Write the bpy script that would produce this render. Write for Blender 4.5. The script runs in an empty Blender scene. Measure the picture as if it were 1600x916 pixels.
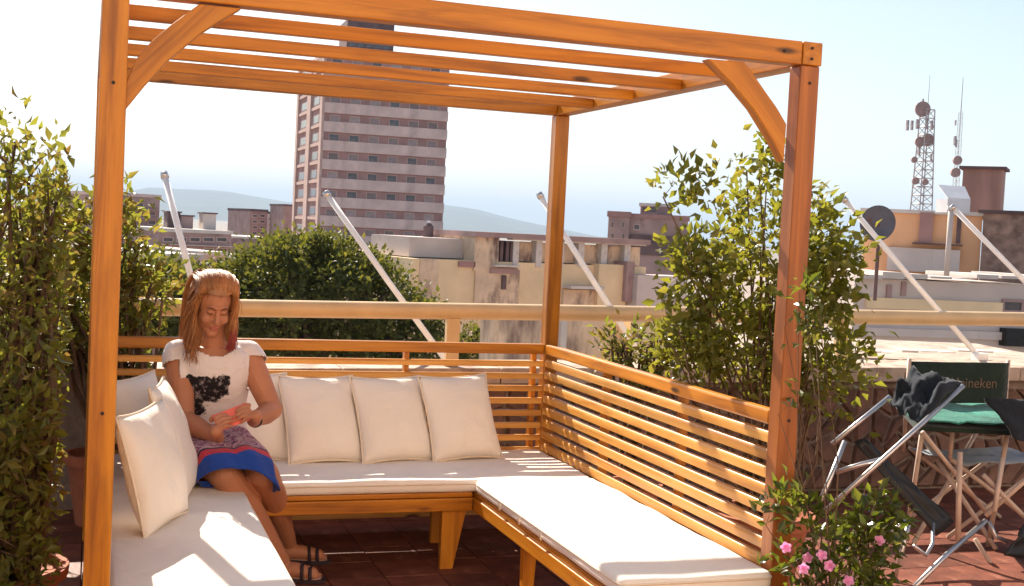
import bpy, bmesh, math, random
import numpy as np
from mathutils import Matrix, Vector, Euler, noise
S = bpy.context.scene
COL = S.collection
PI = math.pi
# ------------------------------------------------------------------ camera
F = 1927.446
CAM = Vector((-0.01504, -3.65845, 1.52768))
YAW, PIT, ROL = 0.33223, 0.04924, -0.04975
fwd = Vector((math.sin(YAW)*math.cos(PIT), math.cos(YAW)*math.cos(PIT), -math.sin(PIT)))
r0 = Vector((math.cos(YAW), -math.sin(YAW), 0)); d0 = fwd.cross(r0)
rgt = math.cos(ROL)*r0 + math.sin(ROL)*d0
dwn = -math.sin(ROL)*r0 + math.cos(ROL)*d0
cd = bpy.data.cameras.new('camera'); cam = bpy.data.objects.new('camera', cd); COL.objects.link(cam)
cam.matrix_world = Matrix(((rgt.x, -dwn.x, -fwd.x, CAM.x), (rgt.y, -dwn.y, -fwd.y, CAM.y), (rgt.z, -dwn.z, -fwd.z, CAM.z), (0, 0, 0, 1)))
cd.sensor_width = 36; cd.lens = 36*F/1600; cd.clip_start = .05; cd.clip_end = 60000
S.camera = cam
# ------------------------------------------------------------------ world, sun, exposure
TOSUN = Vector((-.19, 1, .781)).normalized()
EL = math.asin(TOSUN.z); AZ = math.atan2(TOSUN.x, TOSUN.y)
W = bpy.data.worlds.new('World'); S.world = W; W.use_nodes = True
wn = W.node_tree.nodes; wl = W.node_tree.links
sky = wn.new('ShaderNodeTexSky'); sky.sky_type = 'NISHITA'; sky.sun_disc = False
sky.sun_elevation = EL; sky.sun_rotation = AZ
sky.air_density = 1.0; sky.dust_density = 1.1; sky.ozone_density = 1.0; sky.altitude = 450
tint = wn.new('ShaderNodeMix'); tint.data_type = 'RGBA'; tint.blend_type = 'MULTIPLY'
tint.inputs[0].default_value = 1.0; tint.inputs[7].default_value = (1.10, 1.0, .90, 1)
wl.new(sky.outputs[0], tint.inputs[6]); wl.new(tint.outputs[2], wn['Background'].inputs[0])
wn['Background'].inputs[1].default_value = .077
sd = bpy.data.lights.new('sun', 'SUN'); sun = bpy.data.objects.new('sun', sd); COL.objects.link(sun)
sd.energy = 5.0; sd.angle = math.radians(.53); sd.color = (1, .90, .76)
sun.rotation_euler = (-TOSUN).to_track_quat('-Z', 'Y').to_euler(); sun.location = (0, 5, 30)
S.view_settings.view_transform = 'Standard'; S.view_settings.look = 'None'
S.view_settings.exposure = 1.3; S.view_settings.gamma = 1
try:
    S.cycles.max_bounces = 8; S.cycles.diffuse_bounces = 4; S.cycles.transparent_max_bounces = 8
    S.cycles.use_denoising = True
except Exception: pass

def ray(px, py): return fwd*F + rgt*(px-800) + dwn*(py-458)
def at(px, py, Y): d = ray(px, py); return CAM + d*((Y-CAM.y)/d.y)
def atx(px, py, X): d = ray(px, py); return CAM + d*((X-CAM.x)/d.x)
def atz(px, py, Z): d = ray(px, py); return CAM + d*((Z-CAM.z)/d.z)
def atd(px, py, D): return CAM + ray(px, py)*(D/F)
V = Vector

# ------------------------------------------------------------------ materials
def newmat(name):
    m = bpy.data.materials.new(name); m.use_nodes = True
    nt = m.node_tree; return m, nt, nt.nodes, nt.links, nt.nodes['Principled BSDF']
def ramp(n, cols):
    r = n.new('ShaderNodeValToRGB'); e = r.color_ramp.elements
    while len(e) < len(cols): e.new(.5)
    for i, (p, c) in enumerate(cols): e[i].position = p; e[i].color = (*c, 1)
    return r
def vmul(c, k): return tuple(x*k for x in c)
def rough_mat(name, col, rough=.8, scale=6, var=.25, bump=.0, bscale=60, stain=None, stretch=(1, 1, 1), spec=.3, metal=0, objvar=.0, detail=6):
    m, nt, n, l, b = newmat(name)
    tc = n.new('ShaderNodeTexCoord'); mp = n.new('ShaderNodeMapping'); mp.inputs['Scale'].default_value = stretch
    l.new(tc.outputs['Object'], mp.inputs[0])
    nz = n.new('ShaderNodeTexNoise'); nz.inputs['Scale'].default_value = scale; nz.inputs['Detail'].default_value = detail
    l.new(mp.outputs[0], nz.inputs['Vector'])
    rp = ramp(n, [(.3, vmul(col, 1-var)), (.7, vmul(col, 1+var))]); l.new(nz.outputs[0], rp.inputs[0])
    out = rp.outputs[0]
    if stain:
        n2 = n.new('ShaderNodeTexNoise'); n2.inputs['Scale'].default_value = stain[1]; n2.inputs['Detail'].default_value = 8; n2.inputs['Roughness'].default_value = .65
        mp2 = n.new('ShaderNodeMapping'); mp2.inputs['Scale'].default_value = stain[3] if len(stain) > 3 else (1, 1, .35)
        l.new(tc.outputs['Object'], mp2.inputs[0]); l.new(mp2.outputs[0], n2.inputs['Vector'])
        r2 = ramp(n, [(stain[2], (0, 0, 0)), (stain[2]+.16, (1, 1, 1))]); l.new(n2.outputs[0], r2.inputs[0])
        mx = n.new('ShaderNodeMix'); mx.data_type = 'RGBA'; l.new(r2.outputs[0], mx.inputs[0]); l.new(out, mx.inputs[6]); mx.inputs[7].default_value = (*stain[0], 1)
        out = mx.outputs[2]
    if objvar:
        oi = n.new('ShaderNodeObjectInfo'); hv = n.new('ShaderNodeHueSaturation')
        mr = n.new('ShaderNodeMapRange'); mr.inputs[3].default_value = 1-objvar; mr.inputs[4].default_value = 1+objvar
        l.new(oi.outputs['Random'], mr.inputs[0]); l.new(mr.outputs[0], hv.inputs['Value']); l.new(out, hv.inputs['Color']); out = hv.outputs[0]
    l.new(out, b.inputs['Base Color'])
    b.inputs['Roughness'].default_value = rough; b.inputs['Specular IOR Level'].default_value = spec; b.inputs['Metallic'].default_value = metal
    if bump:
        n3 = n.new('ShaderNodeTexNoise'); n3.inputs['Scale'].default_value = bscale; n3.inputs['Detail'].default_value = 5
        l.new(mp.outputs[0], n3.inputs['Vector']); bp = n.new('ShaderNodeBump'); bp.inputs['Strength'].default_value = bump; bp.inputs['Distance'].default_value = .02
        l.new(n3.outputs[0], bp.inputs['Height']); l.new(bp.outputs[0], b.inputs['Normal'])
    return m
def wood_mat(name, dark, mid, light, rough=.36):
    m, nt, n, l, b = newmat(name)
    tc = n.new('ShaderNodeTexCoord'); oi = n.new('ShaderNodeObjectInfo')
    ad = n.new('ShaderNodeVectorMath'); ad.operation = 'ADD'
    sc = n.new('ShaderNodeMath'); sc.operation = 'MULTIPLY'; sc.inputs[1].default_value = 37
    l.new(oi.outputs['Random'], sc.inputs[0]); l.new(tc.outputs['Object'], ad.inputs[0]); l.new(sc.outputs[0], ad.inputs[1])
    mp = n.new('ShaderNodeMapping'); mp.inputs['Scale'].default_value = (.9, 16, 16); l.new(ad.outputs[0], mp.inputs[0])
    nz = n.new('ShaderNodeTexNoise'); nz.inputs['Scale'].default_value = 1.6; nz.inputs['Detail'].default_value = 9; nz.inputs['Roughness'].default_value = .62; nz.inputs['Distortion'].default_value = .6
    l.new(mp.outputs[0], nz.inputs['Vector'])
    rp = ramp(n, [(.28, dark), (.5, mid), (.74, light)]); l.new(nz.outputs[0], rp.inputs[0])
    # broad weathered patches
    mp2 = n.new('ShaderNodeMapping'); mp2.inputs['Scale'].default_value = (1.5, 7, 7); l.new(ad.outputs[0], mp2.inputs[0])
    n2 = n.new('ShaderNodeTexNoise'); n2.inputs['Scale'].default_value = 1.5; n2.inputs['Detail'].default_value = 4; l.new(mp2.outputs[0], n2.inputs['Vector'])
    r2 = ramp(n, [(.58, (0, 0, 0)), (.8, (.75, .75, .75))]); l.new(n2.outputs[0], r2.inputs[0])
    mx = n.new('ShaderNodeMix'); mx.data_type = 'RGBA'; l.new(r2.outputs[0], mx.inputs[0]); l.new(rp.outputs[0], mx.inputs[6]); mx.inputs[7].default_value = (*vmul(dark, .62), 1)
    # knots
    mp3 = n.new('ShaderNodeMapping'); mp3.inputs['Scale'].default_value = (1.6, 5.5, 5.5); l.new(ad.outputs[0], mp3.inputs[0])
    vo = n.new('ShaderNodeTexVoronoi'); vo.inputs['Scale'].default_value = 1.3; l.new(mp3.outputs[0], vo.inputs['Vector'])
    r3 = ramp(n, [(.05, (1, 1, 1)), (.11, (0, 0, 0))]); l.new(vo.outputs['Distance'], r3.inputs[0])
    mk = n.new('ShaderNodeMix'); mk.data_type = 'RGBA'; l.new(r3.outputs[0], mk.inputs[0]); l.new(mx.outputs[2], mk.inputs[6]); mk.inputs[7].default_value = (*vmul(dark, .3), 1)
    hv = n.new('ShaderNodeHueSaturation'); mr = n.new('ShaderNodeMapRange'); mr.inputs[3].default_value = .82; mr.inputs[4].default_value = 1.15
    l.new(oi.outputs['Random'], mr.inputs[0]); l.new(mr.outputs[0], hv.inputs['Value']); l.new(mk.outputs[2], hv.inputs['Color'])
    l.new(hv.outputs[0], b.inputs['Base Color']); b.inputs['Roughness'].default_value = rough; b.inputs['Specular IOR Level'].default_value = .35; b.inputs['Coat Weight'].default_value = .2; b.inputs['Coat Roughness'].default_value = .4
    bp = n.new('ShaderNodeBump'); bp.inputs['Strength'].default_value = .25; bp.inputs['Distance'].default_value = .004
    l.new(nz.outputs[0], bp.inputs['Height']); l.new(bp.outputs[0], b.inputs['Normal'])
    return m
def leaf_mat(name, cols, trans=.52, rough=.38):
    m, nt, n, l, b = newmat(name)
    ge = n.new('ShaderNodeNewGeometry'); oi = n.new('ShaderNodeObjectInfo')
    a = n.new('ShaderNodeMath'); a.operation = 'ADD'; l.new(ge.outputs['Random Per Island'], a.inputs[0]); l.new(oi.outputs['Random'], a.inputs[1])
    fr = n.new('ShaderNodeMath'); fr.operation = 'FRACT'; l.new(a.outputs[0], fr.inputs[0])
    k = len(cols); rp = ramp(n, [(i/(k-1), c) for i, c in enumerate(cols)]); l.new(fr.outputs[0], rp.inputs[0])
    l.new(rp.outputs[0], b.inputs['Base Color']); b.inputs['Roughness'].default_value = rough; b.inputs['Specular IOR Level'].default_value = .5
    tr = n.new('ShaderNodeBsdfTranslucent'); hs = n.new('ShaderNodeHueSaturation'); hs.inputs['Hue'].default_value = .475; hs.inputs['Value'].default_value = 1.9; hs.inputs['Saturation'].default_value = 1.1
    l.new(rp.outputs[0], hs.inputs['Color']); l.new(hs.outputs[0], tr.inputs[0])
    ms = n.new('ShaderNodeMixShader'); ms.inputs[0].default_value = trans
    l.new(b.outputs[0], ms.inputs[1]); l.new(tr.outputs[0], ms.inputs[2]); l.new(ms.outputs[0], n['Material Output'].inputs[0])
    return m
def fabric_mat(name, col, var=.05, rough=.9, bump=.12, wr=5):
    m, nt, n, l, b = newmat(name)
    tc = n.new('ShaderNodeTexCoord')
    n1 = n.new('ShaderNodeTexNoise'); n1.inputs['Scale'].default_value = 3.5; n1.inputs['Detail'].default_value = 5; l.new(tc.outputs['Object'], n1.inputs['Vector'])
    rp = ramp(n, [(.3, vmul(col, 1-var)), (.7, vmul(col, 1+var))]); l.new(n1.outputs[0], rp.inputs[0]); l.new(rp.outputs[0], b.inputs['Base Color'])
    b.inputs['Roughness'].default_value = rough; b.inputs['Specular IOR Level'].default_value = .1; b.inputs['Sheen Weight'].default_value = .15
    n2 = n.new('ShaderNodeTexNoise'); n2.inputs['Scale'].default_value = wr; n2.inputs['Detail'].default_value = 3; n2.inputs['Distortion'].default_value = 1.2; l.new(tc.outputs['Object'], n2.inputs['Vector'])
    n3 = n.new('ShaderNodeTexNoise'); n3.inputs['Scale'].default_value = 420; l.new(tc.outputs['Object'], n3.inputs['Vector'])
    b1 = n.new('ShaderNodeBump'); b1.inputs['Strength'].default_value = bump*2.2; b1.inputs['Distance'].default_value = .03; l.new(n2.outputs[0], b1.inputs['Height'])
    b2 = n.new('ShaderNodeBump'); b2.inputs['Strength'].default_value = bump; b2.inputs['Distance'].default_value = .002; l.new(n3.outputs[0], b2.inputs['Height']); l.new(b1.outputs[0], b2.inputs['Normal'])
    l.new(b2.outputs[0], b.inputs['Normal'])
    return m
M = {}
M['wood'] = wood_mat('stained_wood', (.25, .072, .005), (.51, .178, .009), (.66, .265, .018))
M['wood_pale'] = wood_mat('pale_slat_wood', (.40, .145, .022), (.62, .285, .055), (.72, .38, .10))
M['wood_brown'] = wood_mat('shaded_wood', (.16, .045, .012), (.30, .088, .016), (.44, .14, .022))  # front-right post only: browner copy of the stained wood, shade put into its colour
M['cushion'] = fabric_mat('cream_canvas', (.86, .79, .71), bump=.10, wr=6)
M['pillow'] = fabric_mat('pillow_canvas', (.84, .76, .67), bump=.14, wr=7)
M['piping'] = fabric_mat('piping_canvas', (.78, .66, .52))
M['tile'] = rough_mat('terracotta', (.17, .052, .03), rough=.6, scale=9, var=.3, bump=.15, bscale=70, objvar=.22, stain=((.33, .15, .1), 5, .58, (1, 1, 1)))
M['grout'] = rough_mat('grout', (.09, .05, .04), rough=.95, scale=20)
M['stone'] = rough_mat('parapet_stone', (.17, .095, .07), rough=.85, scale=7, var=.35, bump=.5, bscale=25, objvar=.3)
M['mortar'] = rough_mat('mortar', (.22, .17, .14), rough=.95, scale=15, bump=.3)
M['coping'] = rough_mat('coping', (.46, .36, .29), rough=.85, scale=8, var=.2, bump=.3, stain=((.24, .16, .12), 5, .52, (1, 1, 1)))
M['rail'] = rough_mat('rail_paint', (.64, .45, .24), rough=.35, scale=6, var=.1, spec=.5, stain=((.38, .22, .1), 9, .63, (.4, 1, 1)))
M['white'] = rough_mat('white_paint', (.88, .86, .85), rough=.45, scale=8, var=.06, stain=((.5, .42, .36), 7, .66, (1, 1, 1)))
M['terra'] = rough_mat('pot_clay', (.36, .12, .06), rough=.8, scale=8, var=.2)
M['soil'] = rough_mat('soil', (.05, .03, .02), rough=1, scale=30)
M['bark'] = rough_mat('bark', (.13, .08, .05), rough=.9, scale=25, var=.35, bump=.5, stretch=(1, 1, .3))
M['alu'] = rough_mat('grey_metal', (.55, .53, .53), rough=.32, scale=10, var=.12, metal=.85)
M['beige_tube'] = rough_mat('beige_tube', (.58, .43, .34), rough=.4, scale=10, var=.15)
M['black'] = rough_mat('black_plastic', (.018, .016, .016), rough=.5, scale=10, var=.3)
M['greencanvas'] = fabric_mat('dark_green_canvas', (.022, .035, .028), var=.3, bump=.25)
M['bluecanvas'] = fabric_mat('dark_blue_canvas', (.020, .026, .036), var=.3, bump=.3)
M['teal'] = fabric_mat('teal_cloth', (.035, .18, .13), var=.5, bump=.4, wr=12)
M['greycloth'] = fabric_mat('grey_cloth', (.30, .33, .36), var=.2, bump=.3)
M['letter'] = rough_mat('tan_lettering', (.16, .11, .075), rough=.8, scale=30)
M['leafL'] = leaf_mat('olive_leaves', [(.085, .11, .022), (.15, .172, .032), (.11, .13, .026), (.19, .185, .036), (.14, .10, .03), (.13, .15, .028)])
M['leafR'] = leaf_mat('green_leaves', [(.085, .108, .019), (.15, .165, .028), (.10, .12, .021), (.19, .185, .034), (.125, .145, .025)])
M['leafF'] = leaf_mat('glossy_leaves', [(.05, .075, .014), (.10, .13, .02), (.06, .085, .016), (.14, .14, .03)], rough=.25)
M['leafT'] = leaf_mat('tree_leaves', [(.05, .066, .015), (.105, .115, .021), (.065, .08, .016), (.15, .145, .028)], trans=.4, rough=.6)
M['petal'] = leaf_mat('petals', [(.68, .28, .46), (.80, .44, .60), (.62, .24, .42)], trans=.35, rough=.6)

# ------------------------------------------------------------------ object helpers
WM = {}
def place(o, parent=None, Mx=None):
    Mx = Mx or Matrix.Identity(4); COL.objects.link(o); WM[o.name] = Mx
    if parent is not None:
        o.parent = parent; o.matrix_local = WM[parent.name].inverted() @ Mx
    else: o.matrix_world = Mx
    return o
def tag(o, label=None, cat=None, group=None, kind=None):
    if label: o['label'] = label
    if cat: o['category'] = cat
    if group: o['group'] = group
    if kind: o['kind'] = kind
    return o
def thing(name, loc, label, cat, group=None):
    return tag(place(bpy.data.objects.new(name, None), None, Matrix.Translation(V(loc))), label, cat, group)
class MB:
    def __init__(s): s.v = []; s.f = []; s.mi = []; s.cur = 0
    def add(s, vs, fs):
        o = len(s.v); s.v += [tuple(v) for v in vs]; s.f += [tuple(i+o for i in f) for f in fs]; s.mi += [s.cur]*len(fs); return s
    def box(s, c, size, Mx=None):
        x, y, z = [k/2 for k in size]; c = V(c)
        vs = [V((a*x, b*y, d*z)) for a in (-1, 1) for b in (-1, 1) for d in (-1, 1)]
        if Mx is not None: vs = [Mx @ v for v in vs]
        return s.add([v+c for v in vs], [(0, 1, 3, 2), (4, 6, 7, 5), (0, 4, 5, 1), (2, 3, 7, 6), (0, 2, 6, 4), (1, 5, 7, 3)])
    def tube(s, pts, r, n=10, cap=True, sx=1.0):
        pts = [V(p) for p in pts]; k = len(pts); rs = r if hasattr(r, '__len__') else [r]*k
        ref = None; rings = []
        for i, p in enumerate(pts):
            t = (pts[min(i+1, k-1)]-pts[max(i-1, 0)])
            t = t.normalized() if t.length > 1e-9 else V((0, 0, 1))
            if ref is None:
                ref = t.cross(V((0, 0, 1)));
                if ref.length < .05: ref = t.cross(V((1, 0, 0)))
            ref = (ref - t*ref.dot(t)).normalized(); u = t.cross(ref)
            rings.append([p+ref*(math.cos(2*PI*j/n)*rs[i]*sx)+u*(math.sin(2*PI*j/n)*rs[i]) for j in range(n)])
        vs = [v for rr in rings for v in rr]
        fs = [(i*n+j, i*n+(j+1) % n, (i+1)*n+(j+1) % n, (i+1)*n+j) for i in range(k-1) for j in range(n)]
        if cap: fs += [tuple(reversed(range(n))), tuple((k-1)*n+j for j in range(n))]
        return s.add(vs, fs)
    def lathe(s, prof, c=(0, 0, 0), n=24):
        c = V(c); vs = [c+V((r*math.cos(2*PI*j/n), r*math.sin(2*PI*j/n), z)) for r, z in prof for j in range(n)]
        return s.add(vs, [(i*n+j, i*n+(j+1) % n, (i+1)*n+(j+1) % n, (i+1)*n+j) for i in range(len(prof)-1) for j in range(n)])
    def ell(s, c, r, Mx=None, nu=16, nv=10):
        c = V(c); vs = []; fs = []
        for i in range(nv+1):
            a = PI*i/nv
            for j in range(nu):
                b = 2*PI*j/nu; v = V((r[0]*math.sin(a)*math.cos(b), r[1]*math.sin(a)*math.sin(b), r[2]*math.cos(a)))
                vs.append((Mx @ v if Mx is not None else v)+c)
        for i in range(nv):
            for j in range(nu): fs.append((i*nu+j, (i+1)*nu+j, (i+1)*nu+(j+1) % nu, i*nu+(j+1) % nu))
        return s.add(vs, fs)
    def prism(s, poly, dvec):
        poly = [V(p) for p in poly]; d = V(dvec); n = len(poly)
        return s.add(poly+[p+d for p in poly], [tuple(range(n))[::-1], tuple(range(n, 2*n))]+[(i, (i+1) % n, n+(i+1) % n, n+i) for i in range(n)])
    def mesh(s, name, mats, smooth=False, bevel=0):
        me = bpy.data.meshes.new(name); me.from_pydata(s.v, [], s.f)
        bm = bmesh.new(); bm.from_mesh(me)
        bmesh.ops.recalc_face_normals(bm, faces=bm.faces)
        if bevel: bmesh.ops.bevel(bm, geom=list(bm.edges), offset=bevel, segments=2, affect='EDGES', profile=.5)
        bm.to_mesh(me); bm.free()
        for m in (mats if isinstance(mats, (list, tuple)) else [mats]): me.materials.append(m)
        if len(set(s.mi)) > 1 and not bevel: me.polygons.foreach_set('material_index', s.mi)
        if smooth: me.polygons.foreach_set('use_smooth', [True]*len(me.polygons))
        me.update(); return me
    def build(s, name, mats, parent=None, smooth=False, bevel=0, Mx=None):
        """vertices are given in world space unless Mx places them"""
        if Mx is None:
            c = V((sum(v[0] for v in s.v), sum(v[1] for v in s.v), sum(v[2] for v in s.v)))/len(s.v)
            s.v = [(v[0]-c.x, v[1]-c.y, v[2]-c.z) for v in s.v]; Mx = Matrix.Translation(c)
        return place(bpy.data.objects.new(name, s.mesh(name, mats, smooth, bevel)), parent, Mx)
def frame(x, z):
    x = V(x).normalized(); y = V(z).cross(x).normalized(); z = x.cross(y)
    return Matrix((x, y, z)).transposed()
_pl = {}
def plank(name, p0, p1, w, h, parent, mat='wood', up=(0, 0, 1), bevel=.004):
    """bar from p0 to p1 (axis), w across, h along up; local X runs along the grain"""
    p0, p1 = V(p0), V(p1); L = (p1-p0).length
    key = (round(L, 4), w, h, mat, bevel)
    if key not in _pl: _pl[key] = MB().box((0, 0, 0), (L, w, h)).mesh(name, M[mat], bevel=bevel)
    Mx = frame(p1-p0, up).to_4x4(); Mx.translation = (p0+p1)/2
    return place(bpy.data.objects.new(name, _pl[key]), parent, Mx)

# ------------------------------------------------------------------ foliage
LEAF = np.array([(0, 0, 0), (-.5, .42, .13), (0, .5, 0), (.5, .42, .13), (0, 1, -.1)], float)
LTRI = np.array([(0, 2, 1), (0, 3, 2), (2, 4, 1), (2, 3, 4)])
def leaf_frames(rng, N, up=.5, out=None, outw=.8):
    ax = rng.normal(size=(N, 3)); ax[:, 2] += .3
    if out is not None: ax += out*outw*1.6
    ax /= np.linalg.norm(ax, axis=1)[:, None]+1e-9
    nn = rng.normal(size=(N, 3))*.8; nn[:, 2] += up
    xx = np.cross(ax, nn); xx /= np.linalg.norm(xx, axis=1)[:, None]+1e-9
    zz = np.cross(xx, ax)
    return xx, ax, zz
def leaf_cloud(name, P, size, wid, mat, parent, rng, out=None, up=.5, Mx=None):
    N = len(P); xx, yy, zz = leaf_frames(rng, N, up, out)
    s = size*rng.uniform(.45, 1.35, N)
    v = P[:, None, :] + s[:, None, None]*(LEAF[None, :, 0:1]*wid*xx[:, None, :] + LEAF[None, :, 1:2]*yy[:, None, :] + LEAF[None, :, 2:3]*zz[:, None, :])
    c = P.mean(0); v = (v-c).reshape(-1, 3)
    f = (LTRI[None]+5*np.arange(N)[:, None, None]).reshape(-1, 3)
    me = bpy.data.meshes.new(name); me.vertices.add(len(v)); me.vertices.foreach_set('co', v.ravel())
    me.loops.add(f.size); me.loops.foreach_set('vertex_index', f.ravel().astype(np.int32))
    me.polygons.add(len(f)); me.polygons.foreach_set('loop_start', np.arange(0, f.size, 3, dtype=np.int32))
    me.materials.append(mat); me.update(calc_edges=True); me.validate()
    return place(bpy.data.objects.new(name, me), parent, Matrix.Translation(V(c)))
_lm = {}
def leaf_objects(P, size, wid, mat, parent, rng, out=None, up=.5, name='leaf'):
    if (mat.name, wid) not in _lm:
        me = bpy.data.meshes.new(name); me.from_pydata([(a*wid, b, c) for a, b, c in LEAF], [], [tuple(map(int, t)) for t in LTRI]); me.materials.append(mat); _lm[(mat.name, wid)] = me
    me = _lm[(mat.name, wid)]
    xx, yy, zz = leaf_frames(rng, len(P), up, out)
    for i in range(len(P)):
        s = size*rng.uniform(.8, 1.3)
        R = Matrix((V(xx[i])*s, V(yy[i])*s, V(zz[i])*s)).transposed().to_4x4(); R.translation = V(P[i])
        place(bpy.data.objects.new(name, me), parent, R)
def clumps(rng, ells, nclump, per, spread, shell=.55):
    """clump centres biased to the outside of the given ellipsoids, leaves gathered round them"""
    w = np.array([e[1][0]*e[1][1]*e[1][2] for e in ells]); w = w**.7/(w**.7).sum()
    pts = []; outs = []; cs = []
    for _ in range(nclump):
        c, r = ells[rng.choice(len(ells), p=w)]
        d = rng.normal(size=3); d /= np.linalg.norm(d); q = d*(shell+(1-shell)*rng.random()**.7)
        cc = np.array(c)+q*np.array(r); cs.append((cc, c))
        k = max(3, int(per*rng.uniform(.5, 1.5)))
        o = rng.normal(size=(k, 3))*spread*rng.uniform(.7, 1.3)
        pts.append(cc+o); outs.append(o/(np.linalg.norm(o, axis=1)[:, None]+1e-9)*.6+d*.6)
    return np.concatenate(pts), np.concatenate(outs), cs
def branches(cs, base, parent, mat, rng, r0=.02, every=2, name='branch', trunks=None):
    mb = MB()
    base = [V(b) for b in base]
    for i, (c, e) in enumerate(cs):
        if i % every: continue
        b = base[rng.integers(len(base))]; e = V(e); c = V(c)
        m1 = b.lerp(e, .45)+V(rng.normal(size=3)*.06); m2 = e.lerp(c, .45)+V(rng.normal(size=3)*.04)
        mb.tube([b, m1, m2, c], [r0, r0*.65, r0*.35, r0*.12], n=5, cap=False)
    return mb.build(name, mat, parent, smooth=True)
rng = np.random.default_rng(7); random.seed(7)
a, PW, PD, HB, HH = .0735, 2.3103, 2.3773, 2.14, .078
# ------------------------------------------------------------------ setting: ground, terrace floor
g = MB(); R_ = 30000
g.add([(-R_, -R_, -16), (R_, -R_, -16), (R_, R_, -16), (-R_, R_, -16)], [(0, 1, 2, 3)])
M['ground'] = rough_mat('city_ground', (.25, .21, .18), rough=.95, scale=.05, var=.3)
tag(g.build('ground', M['ground']), kind='structure')
fl = MB().box((3.0, -1.6, -.18), (26, 9.4, .33)).build('terrace_floor', M['grout']); tag(fl, kind='structure')
tiles = []; T = .25
for i in range(-8, 40):
    for j in range(-20, 13):
        tiles.append((i*T, j*T+.02))
def vis_rank(t):
    x, y = t; d = V((x+T/2, y+T/2, 0))-CAM; z = d.dot(fwd)
    if z <= .1: return 99
    u, v = F*d.dot(rgt)/z+800, F*d.dot(dwn)/z+458
    inside = -60 < u < 1660 and 500 < v < 1000
    seat = (x < .5 and y < 2.2) or (y > 1.62 and x < 2.2)
    return z + (0 if inside else 50) + (20 if seat else 0)
tiles.sort(key=vis_rank)
tme = [MB().box((0, 0, 0), (T-.005, T-.005, .02)).mesh('tile', M['tile'], bevel=.002) for _ in range(1)]
for k, (x, y) in enumerate(tiles[:300]):
    Mx = Matrix.Translation((x+T/2, y+T/2, -.0085+random.uniform(-.0012, .0012))) @ Euler((random.uniform(-.003, .003), random.uniform(-.003, .003), random.uniform(-.006, .006))).to_matrix().to_4x4()
    place(bpy.data.objects.new('tile', tme[0]), fl, Mx)
rest = MB()
for x, y in tiles[300:]: rest.box((x+T/2, y+T/2, -.0085), (T-.005, T-.005, .02))
tag(rest.build('tile_field', M['tile'], fl), kind='stuff')

# ------------------------------------------------------------------ pergola
pg = thing('pergola', (PW/2, PD/2, 0), 'orange stained wooden pergola with open slatted roof over the corner seats', 'pergola')
for x in (a/2, PW-a/2):
    for y in (a/2, PD-a/2):
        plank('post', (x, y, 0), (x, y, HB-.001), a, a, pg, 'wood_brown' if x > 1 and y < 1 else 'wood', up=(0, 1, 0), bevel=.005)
zb = HB+HH/2
for x in (a/2, PW-a/2+.004): plank('side_beam', (x, -.004, zb), (x, PD+.004, zb), a, HH, pg, bevel=.004)
for y in (.035, PD-.035): plank('cross_beam', (a+.001, y, zb), (PW-a+.003, y, zb), .068, HH, pg, bevel=.004)
for y in (.45, .92, 1.385, 1.845): plank('rafter', (a+.001, y, HB+.0185), (PW-a+.003, y, HB+.0185), .045, .045, pg, bevel=.003)
def brace(px_low, px_up):
    lo = [at(x, y, .012) for x, y in px_low]; up = [at(x, y, .012) for x, y in px_up]
    mb = MB(); n = len(lo)
    for p in lo+up: p.z = min(p.z, HB-.001)
    vs = []
    for p, q in zip(lo, up): vs += [p, q, p+V((0, .05, 0)), q+V((0, .05, 0))]
    fs = []
    for i in range(n-1):
        k = 4*i; fs += [(k, k+1, k+5, k+4), (k+2, k+6, k+7, k+3), (k, k+4, k+6, k+2), (k+1, k+3, k+7, k+5)]
    fs += [(0, 2, 3, 1), (4*n-4, 4*n-3, 4*n-1, 4*n-2)]
    mb.add(vs, fs)
    c = sum((V(v) for v in mb.v), V())/len(mb.v); ax = (up[-1]-lo[0])
    Rm = frame((lo[-1]+up[-1])/2-(lo[0]+up[0])/2, (0, -1, 0)).to_4x4(); Rm.translation = c
    inv = Rm.inverted(); mb.v = [tuple(inv @ V(v)) for v in mb.v]
    mb.build('brace', M['wood'], pg, Mx=Rm, bevel=.003)
brace([(195, 172), (226, 134), (262, 95), (314, 52), (350, 29), (378, 13)], [(197, 128), (213, 92), (236, 65), (267, 39), (290, 22), (312, 6)])
brace([(1225, 254), (1210, 223), (1177.5, 170), (1145, 131), (1122, 108), (1106, 92)], [(1229, 194), (1214, 168), (1197, 144), (1181, 121), (1172, 109), (1163, 97)])
for x, y, z in ((PW-.037, -.0045, zb+.018), (PW-.037, -.0045, zb-.018), (PW-.14, .0005, zb), (.2, .0005, zb), (PW-.037, -.0005, HB-.06), (.037, -.0005, HB-.25), (.037, -.0005, .957), (PW-.037, -.0005, .93)):
    MB().tube([(x, y+.002, z), (x, y-.003, z)], .0052, n=10).build('bolt', M['black'], pg)
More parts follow.
